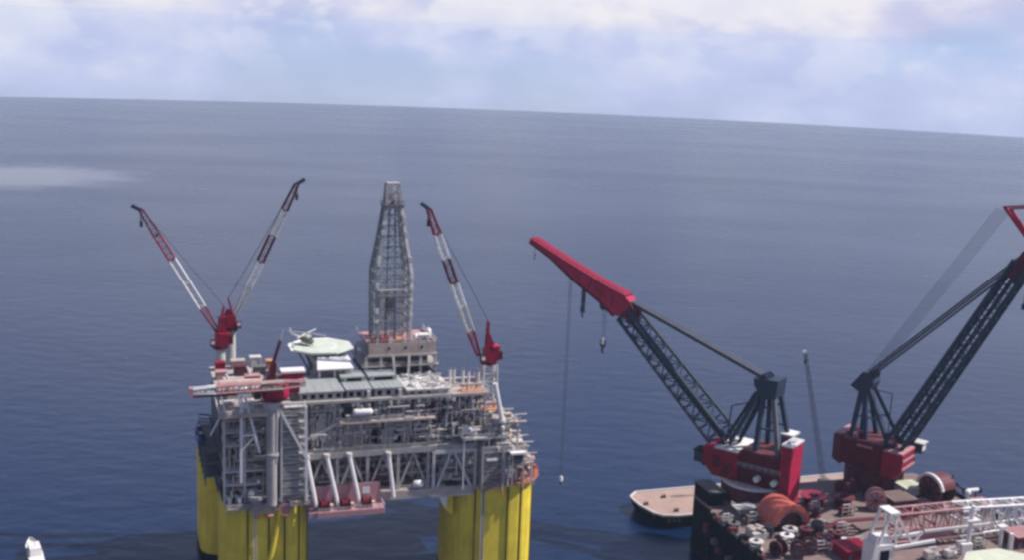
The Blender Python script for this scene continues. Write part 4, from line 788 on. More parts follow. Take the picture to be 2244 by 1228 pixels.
def ropes(a, b, n, sy, w, szz=0.):
    mb = MB()
    for k in range(n):
        f = 0 if n == 1 else k/(n-1)-.5
        mb.bar((a[0], a[1]+f*sy, a[2]+f*szz), (b[0], b[1]+f*sy, b[2]+f*szz), w)
    return mb
def bigcrane_left():
    t = Thing('tub_crane', 'big red and navy crane nearest the platform, its boom reaching to the left', 'crane', C1, (0, 0, 18), 'heavy cranes on the crane vessel')
    P = t.part
    P('tub', MB().cyl((0, 0, 18), (0, 0, 24.2), 11, n=40), MAROON); P('tub_rim', MB().cyl((0, 0, 24.2), (0, 0, 24.8), 11.6, n=40), CEM)
    for k in range(14):
        q = R_(k*360/14); P('tub_rib', MB().bar((11.1*math.cos(q), 11.1*math.sin(q), 18), (11.1*math.cos(q), 11.1*math.sin(q), 24.2), .5), MAROON)
    P('turntable', MB().cyl((0, 0, 24.8), (0, 0, 26.6), 10, n=36), REDD)
    P('machinery_house', MB().box(-11.4, 3.4, -7.5, 7, 26.6, 35.6), REDD)
    P('machinery_roof', MB().box(-11.0, 3.2, -7.2, 6.8, 35.6, 36.1), MAROON)
    P('front_house', MB().slab([(3.5, 25.4), (12.2, 25.4), (16.2, 29.4), (16.2, 34.8), (3.5, 34.8)], -8, 8.4), RED)
    P('front_roof', MB().box(3.6, 12.2, -7.6, 8.0, 34.8, 35.3), WHITE)
    for k, (x, z) in enumerate(((6.2, 28.5), (9.8, 30.5))): P('side_panel', MB().box(x, x+2.6, 8.4, 8.6, z-2, z+2), REDD)
    P('side_brace', MB().bar((3.2, 8.3, 25.6), (6.5, 8.7, 31.5), .5), RED); P('side_brace', MB().bar((6.8, 8.7, 31.5), (10.5, 8.7, 25.8), .5), RED)
    cb = P('cab', MB().box(16.3, 19.2, 4.2, 8.6, 28.8, 32.6), NAVY); P('window', MB().box(19.15, 19.3, 4.6, 8.2, 30.4, 32.2), GLASS, cb); P('cab_bracket', MB().bar((16.3, 6, 27), (18.6, 6, 28.8), .5), NAVY); P('cab_roof', MB().box(15.9, 19.6, 3.8, 9, 32.6, 33.0), BLACK)
    P('counterweight_tower', MB().box(-15.0, -11.5, -1.0, 8.2, 20.6, 41.0), BRIGHT); P('tower_roof', MB().box(-15.2, -11.3, -1.2, 8.4, 41.0, 41.6), WHITE)
    P('tower_side', MB().box(-14.6, -12, 8.2, 8.35, 22, 40.4), RED); P('roof_hatch', MB().box(-14.2, -12.4, 2, 4.6, 41.6, 42.2), GREYL); P('roof_vent', MB().box(-13.8, -12.6, 5.6, 7, 41.6, 42.6), CEM)
    P('deck_house', MB().box(-10.8, -6.8, -7.2, -2.0, 36.1, 41.2), GREYD); P('deck_house_roof', MB().box(-11.1, -6.4, -7.5, -1.7, 41.2, 41.8), WHITE)
    P('catwalk', MB().box(-11.4, 3.4, 7.0, 8.2, 30.6, 30.9), GREYD); P('handrail', MB().rail([(-11.4, 8.1, 30.9), (3.4, 8.1, 30.9)]).rail([(-11, 10.6, 24.8), (11, 10.6, 24.8)], 1.2, .12), CEM, kind='stuff')
    for x in (-4, -10): P('winch_drum', MB().cyl((x, 7.6, 28), (x, 9.6, 28), 1.0, n=12), CEM)
    # A frame
    for y in (-5.5, 5.5):
        P('a_frame_leg', MB().bar((-1.0, y*.95, 34), (-1.6, y*.42, 58.5), 1.5), NAVY); P('a_frame_leg', MB().bar((-9.4, y*.95, 34), (-4.2, y*.42, 58.5), 1.35), GREYD if y > 0 else NAVY)
        P('a_frame_leg', MB().bar((8.6, y*.8, 36), (-.4, y*.4, 57), 1.1), NAVY)
        for z, f in ((44, .36), (51, .68)): P('a_frame_tie', MB().bar((-1.3, y*(.95-.53*f), z), (-9.4+5.2*f, y*(.95-.53*f), z), .55), NAVY)
    P('a_frame_head', MB().slab([(-6, 54.5), (-1.5, 53.5), (1.8, 57.5), (2.2, 60), (-6.4, 60.6)], -3.6, 3.6), NAVY)
    for y in (-2.4, 0, 2.4): P('sheave', MB().cyl((-1, y-.3, 60.2), (-1, y+.3, 60.2), 1.5, n=14), NAVY)
    lattice(t, (9.5, 0, 36), (1.0, 0, 54), (0, 1, 0), 4.5, 2.0, 3, 1.6, 7, NAVY, .35, .2, 'gantry')
    P('gantry_frame', MB().bar((10.4, 3, 36), (9.3, 3, 49), .4).bar((9.3, 3, 49), (3, 3, 51.5), .4), NAVY)
    # boom
    lattice(t, (11.5, 0, 35.2), (53.2, 0, 73.0), (0, 1, 0), 6.4, 8.6, 5.4, 6.0, 13, NAVY, .78, .4)
    for y in (-1, 1): P('boom_foot', MB().bar((9.5, 4*y, 33.8), (12.5, 3.6*y, 36), 1.6), NAVY)
    P('boom_walkway', MB().bar((13, 0, 36.2), (53, 0, 72.5), 1.2), NAVY)
    P('boom_head', MB().slab([(50.4, 77.2), (52.8, 79.0), (60, 81.0), (77.7, 87.7), (94, 94.4), (94.4, 93.5), (84.7, 88.9), (74.4, 82.2), (63.5, 76.5), (57.2, 71.9), (52.5, 71.6)], -2.4, 2.4), BRIGHT)
    P('boom_head_plate', MB().slab([(52.4, 71.7), (50.3, 77.1), (48.4, 74.6), (50.4, 69.6)], -3.2, 3.2), REDD)
    P('head_flange', MB().slab([(52.8, 79.1), (60, 81.1), (77.7, 87.8), (94, 94.5), (94, 94.9), (77.7, 88.4), (60, 81.8), (52.8, 79.7)], -2.8, 2.8), RED)
    P('head_flange', MB().slab([(94.4, 93.4), (84.7, 88.8), (74.4, 82.1), (63.5, 76.4), (57.3, 71.8), (57.6, 71.3), (64, 75.9), (74.8, 81.6), (85, 88.3), (94.5, 93.0)], -2.7, 2.7), REDD)
    for k in range(7):
        f = k/7; x = 57.5+f*33; P('head_rib', MB().bar((x+1.2, 2.45, 74.0+f*18.2), (x, 2.45, 79.8+f*13.2), .28), RED)
    P('head_walkway', MB().rail([(54, 2.4, 79.9), (60, 2.4, 81.8), (77.7, 2.4, 88.4), (93, 2.4, 94.4)], 1.1, .12), RED, kind='stuff')
    P('name_board', MB().poly([(60.5, 2.46, 77.6), (66, 2.46, 80.2), (66, 2.46, 81.4), (60.5, 2.46, 79.0)], [(0, 1, 2, 3)]), RED)
    P('luffing_rope', ropes((.5, 0, 60.2), (50.8, 0, 76.8), 7, 3.6, .42), ROPE, kind='stuff'); P('luffing_rope', ropes((.5, 0, 61.0), (50.8, 0, 77.6), 7, 3.6, .42), ROPE, kind='stuff')
    def hook(x, z0, z1, n, blk, m=NAVY, sp=.8, wd=.3):
        h = P('hook_block', MB().box(x-.7*blk, x+.7*blk, -.6, .6, z1-1.6*blk, z1).cyl((x, -.5, z1), (x, .5, z1), .8*blk, n=10), m)
        P('hook', MB().bar((x, 0, z1-1.6*blk), (x+.3, 0, z1-3.0*blk), .45*blk).bar((x+.3, 0, z1-3.0*blk), (x-.5, 0, z1-3.3*blk), .4*blk), NAVY, h)
        mb = MB()
        for k in range(n): dx = (k-(n-1)/2)*sp; mb.bar((x+dx, 0, z1), (x+dx, 0, z0), wd)
        P('hoist_rope', mb, ROPE, h)
    hook(93.4, 93.4, 88.6, 1, .55, WHITE, wd=.1); hook(77.2, 84.2, 5.6, 2, .8, WHITE, .8, .16); hook(71.4, 80.2, 71.6, 4, 1.0, NAVY, .45, .3); hook(62.2, 75.3, 61.2, 2, 1.35, NAVY, 1.0, .16)
    P('sheave_block', MB().cyl((62.5, -1, 74.0), (62.5, 1, 74.0), 1.5, n=12), NAVY); P('block_cheek', MB().box(61.5, 62.5, .62, 1.0, 60, 62.3), WHITE)
bigcrane_left()
def bigcrane_right():
    t = Thing('tub_crane', 'big red and navy crane farther right, its boom leaving the picture at the right', 'crane', C2, (0, 0, 18), 'heavy cranes on the crane vessel')
    P = t.part
    P('tub', MB().cyl((0, 0, 18), (0, 0, 24.0), 9.6, n=40), MAROON); P('tub_rim', MB().cyl((0, 0, 24.0), (0, 0, 24.4), 10, n=40), MAROON)
    for k in range(14):
        q = R_(k*360/14); P('tub_rib', MB().bar((9.7*math.cos(q), 9.7*math.sin(q), 18), (9.7*math.cos(q), 9.7*math.sin(q), 24.0), .5), REDD)
    P('turntable', MB().cyl((0, 0, 24.4), (0, 0, 26.4), 9, n=36), REDD)
    P('machinery_house', MB().box(-9.6, 5.2, -7.8, 7.4, 26.4, 35.2), REDD); P('machinery_roof', MB().box(-9.4, 5.0, -7.6, 7.2, 35.2, 35.6), MAROON)
    P('counterweight', MB().slab([(-12.6, 27.2), (-9.7, 25.6), (-9.7, 36.0), (-12.6, 36.0)], -7.8, 7), MAROON); P('counterweight_cap', MB().box(-12.4, -9.8, -7, 5, 36.0, 36.5), PINK)
    P('front_house', MB().slab([(5.3, 25.2), (10.0, 25.2), (12.4, 28), (12.4, 34.0), (5.3, 34.0)], -8.2, 3.6), RED); P('front_roof', MB().box(5.4, 12.2, -8.0, 3.4, 34.0, 34.5), PINK)
    for z in (28.6, 31.4): P('front_band', MB().box(12.4, 12.7, -8.0, 3.4, z, z+.7), PINK)
    cb = P('cab', MB().box(9.0, 14.2, 4.4, 8.2, 32, 35.4), NAVY); P('window', MB().box(14.15, 14.3, 4.8, 7.8, 32.8, 34.8), WHITE, cb); P('cab_roof', MB().box(8.6, 14.8, 4, 8.6, 35.4, 35.8), GREYL)
    P('roof_winch', MB().cyl((-5, -4.4, 36.8), (-2, -4.4, 36.8), 1.1, n=12), REDD); P('vent', MB().box(-6.4, -4.6, -6.6, -5, 35.6, 37.2), PINK); P('side_panel', MB().box(-4, 1.5, -7.95, -7.8, 33.6, 34.4), PINK)
    P('handrail', MB().rail([(-9.4, -7.6, 35.6), (5, -7.6, 35.6)]), REDD, kind='stuff')
    for y in (-5, 5):
        P('a_frame_leg', MB().bar((-7.6, y, 34.5), (-6.2, y*.4, 54), 1.5), NAVY); P('a_frame_leg', MB().bar((-2.2, y, 34.5), (-5.6, y*.4, 54), 1.5), NAVY)
        P('a_frame_leg', MB().bar((6.4, y, 34.5), (-4.4, y*.4, 54), 1.3), NAVY); P('a_frame_tie', MB().bar((-7.0, y*.7, 43), (1.2, y*.7, 43), .45), NAVY)
    P('a_frame_head', MB().slab([(-10.2, 53.0), (-7.2, 51.4), (-3.6, 51.6), (-2.2, 55), (-3.4, 58.4), (-6.2, 58.6)], -3.4, 3.4), NAVY)
    for y in (-2.2, 0, 2.2): P('sheave', MB().cyl((-3.6, y-.3, 57.6), (-3.6, y+.3, 57.6), 1.5, n=14), NAVY)
    P('roof_mast', MB().bar((4.0, -1.2, 35), (4.0, -1.2, 52.8), .3).bar((4.0, -1.2, 52.6), (-3.4, -1.2, 52.6), .3), NAVY)
    lattice(t, (7.0, 0, 34.6), (41, 0, 103.5), (0, 1, 0), 5.8, 8.6, 5.0, 6.4, 15, NAVY, .72, .38)
    for y in (-1, 1): P('boom_foot', MB().bar((5.5, 4*y, 33), (8, 3.6*y, 36), 1.6), NAVY)
    P('boom_walkway', MB().bar((8, 0, 36.5), (40.6, 0, 102.6), 1.3), NAVY)
    P('boom_head', MB().slab([(36.6, 99.2), (41, 96.8), (46, 103), (44, 109.5), (41, 107.5)], -3, 3), REDD)
    for dx in (0, 2.0): P('jib_strut', MB().bar((43.6+dx, -1.6 if dx else 1.6, 108), (32.6+dx*1.4, -1.6 if dx else 1.6, 120.4), 1.0), BRIGHT)
    lattice(t, (45, 0, 106), (84, 0, 128), (0, 1, 0), 3, 4.6, 1.2, 1.6, 9, BRIGHT, .4, .22, 'jib')
    P('pendant_bar', MB().bar((32.2, 1.6, 120.3), (84, .6, 129.2), .55).bar((35, -1.6, 120.3), (84, -.6, 129.2), .55), RED)
    bs = MB()
    for k in range(6):
        f = k/5-.5; bs.bar((32.8+f*3.2, f*3, 119.6-f*1.0), (-4.2+f*2.6, f*2, 58.0-f*1.2), .13)
    P('backstay_rope', bs, ROPE, kind='stuff'); P('luffing_rope', ropes((-3.2, 0, 57.8), (38.5, 0, 101.4), 7, 3.6, .42), ROPE, kind='stuff'); P('luffing_rope', ropes((-3.8, 0, 58.6), (37.9, 0, 102.2), 7, 3.6, .42), ROPE, kind='stuff'); P('luffing_rope', ropes((-4.4, 0, 59.2), (37.3, 0, 102.8), 7, 3.6, .3), ROPE, kind='stuff')
    h = P('hook_block', MB().box(42.1, 43.9, -.7, .7, 88.6, 90.4), NAVY); P('hoist_rope', MB().bar((42.6, 0, 90.4), (42.8, 0, 101), .35).bar((43.4, 0, 90.4), (43.2, 0, 101), .35), ROPE, h)
bigcrane_right()

def deck_gear():
    t = Thing('reel_hood', 'rounded orange red hood with toothed arch opening, in front of the bright red tower', 'hood', PB, (15.5, -33, 18))
    cx, r0, n = 15.6, 6.4, 14; y0, y1 = -37.5, -27
    def arc(rr, y, z=20.4): return [(cx+rr*math.cos(math.pi*i/n), y, z+rr*math.sin(math.pi*i/n)) for i in range(n+1)]
    sh = MB(); A_, B_ = arc(r0, y0), arc(r0, y1); sh.poly(A_+B_, [(i+1, i, i+n+1, i+n+2) for i in range(n)]); A2, B2 = arc(r0-.5, y0), arc(r0-.5, y1); sh.poly(A2+B2, [(i, i+1, i+n+2, i+n+1) for i in range(n)])
    t.part('shell', sh, ORNG, smooth=True); 
    ri = MB(); A_, A2 = arc(r0+.35, y0), arc(r0-1.3, y0); A3, A4 = arc(r0+.35, y0-.8), arc(r0-1.3, y0-.8)
    ri.poly(A_+A2+A3+A4, [f for i in range(n) for f in ((i+2*n+2, i+2*n+3, i+3*n+4, i+3*n+3), (i+1, i, i+2*n+2, i+2*n+3), (i+n+1, i+n+2, i+3*n+4, i+3*n+3))]); t.part('arch_rim', ri, ORNG)
    t.part('end_wall', MB().poly(arc(r0-.1, y1)+arc(r0-.1, y1+.4), [tuple(range(n+1)), tuple(range(2*n+1, n, -1))]), REDD)
    t.part('side_wall', MB().box(cx-r0, cx-r0+.5, y0, y1, 18, 20.4), ORNG); t.part('side_wall', MB().box(cx+r0-.5, cx+r0, y0, y1, 18, 20.4), ORNG)
    for i in range(1, n): q = math.pi*i/n; t.part('tooth', MB().bar((cx+5.0*math.cos(q), y0-.4, 20.4+5.0*math.sin(q)), (cx+4.2*math.cos(q), y0-.4, 20.4+4.2*math.sin(q)), .55), PINK)
    t.part('drum', MB().cyl((cx, y0+1, 21), (cx, y1-1, 21), 3.4, n=18), MAROON)
    def reel(label, x, y, r, w, mf, md, ang=90, tilt='h', z=18, cat='reel'):
        q = Thing('cable_reel', label, cat, PB, (x, y, z), rot=R_(ang)); K = dict(local=True)
        if tilt == 'h':
            q.part('drum', MB().cyl((-w/2, 0, r+.3), (w/2, 0, r+.3), r*.62, n=16), md, **K)
            for s1 in (-1, 1):
                f = q.part('flange', MB().cyl((s1*w/2, 0, r+.3), (s1*(w/2+.3), 0, r+.3), r, n=22), mf, **K)
                for a in range(4): q.part('spoke', MB().bar((s1*(w/2+.36), -r*.9*math.cos(a*.785), r+.3-r*.9*math.sin(a*.785)), (s1*(w/2+.36), r*.9*math.cos(a*.785), r+.3+r*.9*math.sin(a*.785)), .25), md, f, **K)
                q.part('stand', MB().slab([(s1*w/2-.2, 0), (s1*w/2+.2, 0), (s1*w/2+.2, .9), (s1*w/2-.2, .9)], -r*.8, r*.8), GREYD, **K)
        else:
            q.part('drum', MB().cyl((0, 0, .3), (0, 0, w), r*.7, n=20), md, **K)
            for zz in (.0, w): q.part('flange', MB().cyl((0, 0, zz), (0, 0, zz+.35), r, n=24), mf, **K)
            q.part('hub', MB().cyl((0, 0, w+.35), (0, 0, w+.9), r*.3, n=12), md, **K)
        return q
    reel('red turntable reel lying flat right of the bright red tower', 36.5, -17.5, 4.6, 2.4, RED, REDD, 0, 'v')
    reel('maroon reel lying flat beside the red turntable reel', 44.6, -22.5, 3.8, 3.2, MAROON, REDD, 0, 'v')
    reel('maroon upright reel at the foot of the right crane', 50, -15.5, 3.0, 4, MAROON, MAROON, 20)
    reel('pale flanged reel between the maroon reels and the dark shed', 53.6, -27.5, 3.4, 3.4, PINK, MAROON, 60)
    q = reel('big dark drum under a white arched rim near the right edge of the deck', 77.5, -27.5, 5.0, 6.4, MAROON, BLACK, 12)
    am, cv = MB(), MB()
    for i in range(12):
        a0, a1 = math.pi*(.08+.84*i/12), math.pi*(.08+.84*(i+1)/12)
        for s1 in (-3.9,): am.bar((s1+.2, 5.6*math.cos(a0), 5.3+5.6*math.sin(a0)), (s1+.2, 5.6*math.cos(a1), 5.3+5.6*math.sin(a1)), .9)
        cv.poly([(-3.4, 5.4*math.cos(a0), 5.3+5.4*math.sin(a0)), (-3.4, 5.4*math.cos(a1), 5.3+5.4*math.sin(a1)), (3.2, 5.4*math.cos(a1), 5.3+5.4*math.sin(a1)), (3.2, 5.4*math.cos(a0), 5.3+5.4*math.sin(a0))], [(0, 3, 2, 1)])
    q.part('cover_rim', am, CEM, local=True); q.part('cover', cv, MAROON, local=True)
    def shed(name, label, cat, x0, x1, y0, y1, h, mw, mr, win=True, z=18):
        s = Thing(name, label, cat, PB, ((x0+x1)/2, (y0+y1)/2, z)); s.part('wall', MB().box(x0, x1, y0, y1, z, z+h-.4), mw); s.part('roof', MB().box(x0-.4, x1+.4, y0-.4, y1+.4, z+h-.4, z+h), mr)
        s.part('door', MB().box(x0+.6, x0+1.7, y0-.08, y0+.02, z+.1, z+2.1), GREYD)
        if win: s.part('window', MB().box(x1-2.2, x1-.8, y0-.08, y0+.02, z+1.1, z+2.1), GLASS)
        n = max(2, int((x1-x0)/1.4)); rb = MB()
        for k in range(1, n): xx = x0+(x1-x0)*k/n; rb.box(xx-.06, xx+.06, y0+.1, y1-.1, z+h, z+h+.12)
        s.part('roof_rib', rb, mr, kind='stuff'); return s
    shed('deck_shed', 'dark maroon shed with a brown roof in front of the right crane', 'shed', 58.5, 67, -31, -23, 4.0, MAROON, DECKB)
    shed('deck_office', 'pale green white roofed office behind the big dark drum', 'office', 67.8, 74.4, -24, -17.6, 5.0, GREYL, CREAM)
    shed('paint_locker', 'low white locker below the pale green roofed office', 'locker', 69.6, 73.2, -30, -27, 2.2, WHITE, PINK, False)
    shed('tool_container', 'red open topped tool container at the bottom middle of the deck', 'container', 20.5, 29, -62, -54, 3.6, RED, RED, False)
    shed('tool_container', 'small red container lying right of the white mast', 'container', 78.5, 88.6, -66, -59, 4.2, MAROON, PINK, False)
    shed('tool_container', 'pale red container behind the white lattice boom at the right', 'container', 84.3, 89, -42, -36, 4.6, PINK, PINK, False)
    # davit with white roll
    t = Thing('boat_davit', 'black davit carrying a white roll at the far right edge of the deck', 'davit', PB, (86.5, -30, 18)); t.part('roll', MB().cyl((85.6, -32, 23.6), (90.6, -32, 23.6), .7, n=10), WHITE); 
    for x in (85.2, 91.0): t.part('end_wheel', MB().cyl((x-.4, -32, 23.4), (x+.4, -32, 23.4), 1.0, n=12), BLACK)
    for x in (86, 89.6): t.part('post', MB().bar((x, -32, 18), (x, -32, 23.2), .4), GREYD)
    t.part('arm', MB().bar((82, -31, 25.8), (86, -32, 23.2), .5), BLACK); t.part('mast', MB().bar((81.4, -30, 18), (81.4, -30, 29), .3), NAVY); t.part('arm', MB().bar((80, -30, 25.6), (83.5, -30, 25.2), .9), BLACK)
    w = Thing('vent_cowl', 'white vent cowl between the big dark drum and the black davit', 'vent', PB, (83, -36, 18)); w.part('pipe', MB().cyl((83, -36, 18), (83, -36, 24), .6), CEM); w.part('cowl', MB().lathe((83, -36, 24), [(.6, 0), (1.1, .6), (.9, 1.4), (.2, 1.8)], 10), WHITE); 
    for x, y in ((81.5, -38), (84.6, -38)): w.part('brace', MB().bar((x, y, 18), (83, -36, 22.4), .4), CEM)
    # white gantry crane and its red and white boom
    g = Thing('deck_crane', 'white gantry deck crane with pale red and white lattice boom laid level', 'crane', PB, (30, -68, 18)); P = g.part
    P('house', MB().box(22.6, 29.2, -72, -66, 18, 27.2), WHITE); P('house_opening', MB().box(24.6, 27.6, -72.1, -71.95, 21.4, 25.6), BLACK); P('house_roof', MB().box(23.6, 28.4, -71, -67, 27.2, 29.2), CEM)
    for y in (-71.5, -66.5):
        P('gantry_leg', MB().bar((24.0, y, 27.2), (27.4, y*.995, 36.4), .7), WHITE); P('gantry_leg', MB().bar((35.8, y, 26.4), (29.2, y*.995, 36.4), .7), WHITE); P('gantry_leg', MB().bar((30.0, y, 26.4), (28.6, y, 36.2), .5), CEM)
    P('gantry_top', MB().box(26.8, 30.2, -72, -66, 36.2, 36.9), WHITE); P('gantry_sill', MB().bar((29, -72, 26.2), (43, -72, 27.0), .8), WHITE); P('gantry_sill', MB().bar((29, -66, 26.2), (43, -66, 27.0), .8), WHITE); P('gantry_brace', MB().bar((36.0, -71.5, 26.6), (38.4, -71.5, 30), .6), WHITE)
    P('side_leg', MB().bar((23.0, -72.2, 30.6), (21.2, -72.2, 20), .45), CEM)
    for k, (x0, x1, m) in enumerate(((40.5, 54, PINK), (54, 63.5, PINK), (63.5, 72, CEM), (72, 80.5, WHITE), (80.5, 89, WHITE), (89, 98, WHITE))):
        zc0, zc1 = 25.0-.01*k, 25.0; f = lambda x: 9.0-(max(0, x-66))*.075
        sec = P('boom_section', MB().box(x0, x0+.5, -57.6, -52.4, 24.6, 25.4), m)
        lattice(g, (x0, -55, 25), (x1, -55, 25), (0, 1, 0), f(x0), 5.4, f(x1), 5.4, 3, m, .42, .26, 'boom', sec)
    P('boom_side_plate', MB().poly([(42, -57.8, 21.4), (60, -57.8, 21.2), (60, -57.8, 24.6), (46, -57.8, 24.6), (42, -57.6, 21.4), (60, -57.6, 21.2), (60, -57.6, 24.6), (46, -57.6, 24.6)], [(0, 1, 2, 3), (7, 6, 5, 4), (0, 4, 5, 1), (1, 5, 6, 2), (2, 6, 7, 3), (3, 7, 4, 0)]), PINK)
    P('boom_deck', MB().prism([(43, -57.4), (58, -57.4), (60, -52.6), (41, -52.6)], 22.6, 23.0), PINK); P('boom_walkway', MB().bar((50, -57.9, 23.4), (74, -57.9, 23.6), .8), CEM); P('boom_plate', MB().box(41, 52, -52.2, -52, 25.5, 29.0), RED)
    P('boom_foot', MB().bar((30, -69, 23), (41, -55, 22.4), 1.0), PINK); P('boom_stay', MB().bar((30, -69, 23.4), (41, -57, 29), .6), PINK)
    m_ = Thing('signal_mast', 'stout white mast on a box, between the pale red boom and the cream deck', 'mast', PB, (61.6, -64, 18)); m_.part('pole', MB().cyl((61.6, -64, 18), (62.2, -64, 33), .62, n=10), WHITE); m_.part('base_box', MB().box(58.6, 62.4, -65.6, -62.4, 18, 21.4), WHITE); m_.part('cross_tree', MB().bar((58.6, -64, 31.4), (64.6, -64, 31.6), .5), CEM); m_.part('lamp', MB().lathe((58.2, -64, 20.6), [(.1, 0), (.5, .4), (.1, .9)], 8), WHITE); m_.part('platform', MB().box(60, 64.4, -65.4, -62.6, 28.4, 28.8), CEM)
    m2 = Thing('vent_mast', 'short pale mast with a cap at the back of the cream deck', 'mast', PB, (72, -66, 18)); m2.part('pole', MB().cyl((72, -66, 18), (72, -66, 26), .6), CEM); m2.part('cap', MB().box(70.6, 73.4, -67, -65, 25.6, 26.6), WHITE); m2.part('post', MB().box(74.6, 75.8, -67.4, -66.4, 18, 24), CEM)
    # cream deck at the bottom right
    h = Thing('helideck', 'cream helicopter deck at the bottom right corner, beyond the white gantry', 'helideck', PB, (52, -92, 25)); c = (54.5, -92.2); pts = [(c[0]+14.2*math.cos(R_(22.5+45*i)), c[1]+14.2*math.sin(R_(22.5+45*i))) for i in range(8)]
    h.part('deck', MB().prism(pts, 25.0, 26.0), CREAM); ring = MB()
    for i in range(40):
        a0, a1 = 2*math.pi*i/40, 2*math.pi*(i+1)/40; ring.poly([(c[0]+q*math.cos(w_), c[1]+q*math.sin(w_), 26.006) for w_ in (a0, a1) for q in (8.4, 9.4)], [(0, 1, 3, 2)])
    h.part('landing_circle', ring, HELIG)
    for i in range(8):
        a, b = pts[i], pts[(i+1) % 8]; h.part('edge_beam', MB().bar((a[0], a[1], 25.6), (b[0], b[1], 25.6), .6), CEM)
    for i in range(0, 8, 2): h.part('leg', MB().bar((c[0]+(pts[i][0]-c[0])*.8, c[1]+(pts[i][1]-c[1])*.8, 18), (c[0]+(pts[i][0]-c[0])*.8, c[1]+(pts[i][1]-c[1])*.8, 25), .8), GREYL)
    bs = shed('bridge_house', 'white bridge house below the cream helicopter deck', 'house', 28, 84, -112, -84, 6.4, WHITE, CEM)
    # drums, spools and pumps crowded in front of the orange hood
    specs = [('purple grey spool lying under the arch of the orange hood', 13.4, -41.6, 2.5, 2.6, GREYL, MAROON, 'v'), ('purple grey spool second from the left in front of the orange hood', 17.8, -43.6, 2.3, 3.2, MAROON, MAROON, 'v'), ('upright dark spool right of the orange hood', 23.0, -41.4, 2.1, 2.6, GREYD, MAROON, 'h'), ('pale capped spool at the left edge below the orange hood', 9.6, -46.0, 2.2, 2.8, CEM, MAROON, 'v'), ('dark purple spool nearest the red container', 21.0, -48.6, 2.6, 2.6, MAROON, GREYD, 'v'), ('dark spool by the bulwark left of the orange hood', 6.5, -39.6, 1.9, 2.2, GREYD, BLACK, 'h'), ('maroon upright spool in the lowest row by the bulwark', 12.5, -53.6, 2.2, 2.6, MAROON, GREYD, 'h'), ('maroon flat spool between the bare brown deck and the red container', 27.2, -46.8, 2.0, 2.2, MAROON, MAROON, 'v')]
    for l, x, y, rr, w_, mf, md, tl in specs: reel(l, x, y, rr, w_, mf, md, rnd.uniform(0, 90), tl, cat='spool')
    def skid(label, x, y, m, s=1., z=18):
        q = Thing('pump_skid', label, 'skid', PB, (x, y, z)); q.part('base', MB().box(x-2*s, x+2*s, y-1.4*s, y+1.4*s, z, z+.5), GREYD); q.part('engine', MB().box(x-1.7*s, x+.2*s, y-1*s, y+1*s, z+.5, z+2.4*s), m); q.part('pump', MB().cyl((x+.3*s, y, z+1.3*s), (x+1.8*s, y, z+1.3*s), .8*s, n=10), m); q.part('pipe', MB().bar((x+1.2*s, y, z+1.6*s), (x+1.2*s, y, z+3.2*s), .35*s).bar((x+1.2*s, y, z+3.2*s), (x-1*s, y, z+3.2*s), .3*s), CEM); q.part('frame', MB().rail([(x-2*s, y-1.4*s, z+.5), (x+2*s, y-1.4*s, z+.5), (x+2*s, y+1.4*s, z+.5)], 2.4*s, .16, 2*s), GREYL, kind='stuff')
    skid('grey pump skid at the left bulwark behind the orange hood', 8.2, -21.6, GREYL, 1.2); skid('brown pump skid left of the orange hood', 7.2, -29.0, DECKB, 1.2); skid('maroon pump skid between the spools at the lower deck edge', 16.6, -53.4, MAROON, 1.1); skid('dark pump skid at the far corner of the spools', 25.4, -37.6, GREYD, 1.0); skid('dark red skid below the right crane tub', 57, -20, REDD, 1.1); skid('pale skid beside the low white locker', 76.2, -35.2, CEM, 1.1); skid('pale red skid in front of the flat red turntable reel', 33, -22.8, PINK, .9); skid('olive skid right of the stout white mast', 67, -62, OLIVE, 1.0); skid('grey skid beneath the pale red boom', 47, -66, GREYL, 1.2); skid('white capped skid left of the stout white mast', 54, -66, WHITE, 1.0)
    t = Thing('rope_bin', 'pale tan heap of rope in an open bin at the left edge of the deck', 'bin', PB, (3.6, -38.5, 18)); t.part('bin', MB().box(.8, 6.2, -41.4, -36, 18, 20.2), GREYL)
    mb = MB()
    for _ in range(26): x, y = rnd.uniform(1.3, 5.7), rnd.uniform(-41, -36.5); mb.lathe((x, y, 20.0+rnd.uniform(0, .7)), [(.2, 0), (.8, .15), (.8, .45), (.2, .6)], 8)
    t.part('rope_coil', mb, TAN, kind='stuff')
    t = Thing('landing_platform', 'grey grated platform on posts left of the orange hood', 'platform', PB, (6, -25.4, 18)); t.part('floor', MB().box(2.4, 9.6, -27.4, -23.4, 22.2, 22.6), GREYL); t.part('handrail', MB().rail([(2.4, -23.4, 22.6), (2.4, -27.4, 22.6), (9.6, -27.4, 22.6)], 1.2, .14), CEM, kind='stuff')
    for x in (2.8, 9.2): t.part('post', MB().bar((x, -27, 18), (x, -27, 22.2), .35), GREYD)
    for k, (x, y, l) in enumerate(((21.6, -39.2, 'white drum beside the arch of the orange hood'), (8.4, -36.2, 'white drum by the pale tan rope heap'), (26.6, -50.8, 'white drum at the corner of the red container'), (20.4, -6.8+0, None))):
        if l: q = Thing('white_drum', l, 'drum', PB, (x, y, 18)); q.part('shell', MB().cyl((x, y, 18), (x, y, 20.2), .8, n=12), WHITE); q.part('lid', MB().cyl((x, y, 20.2), (x, y, 20.4), .9, n=12), CEM)
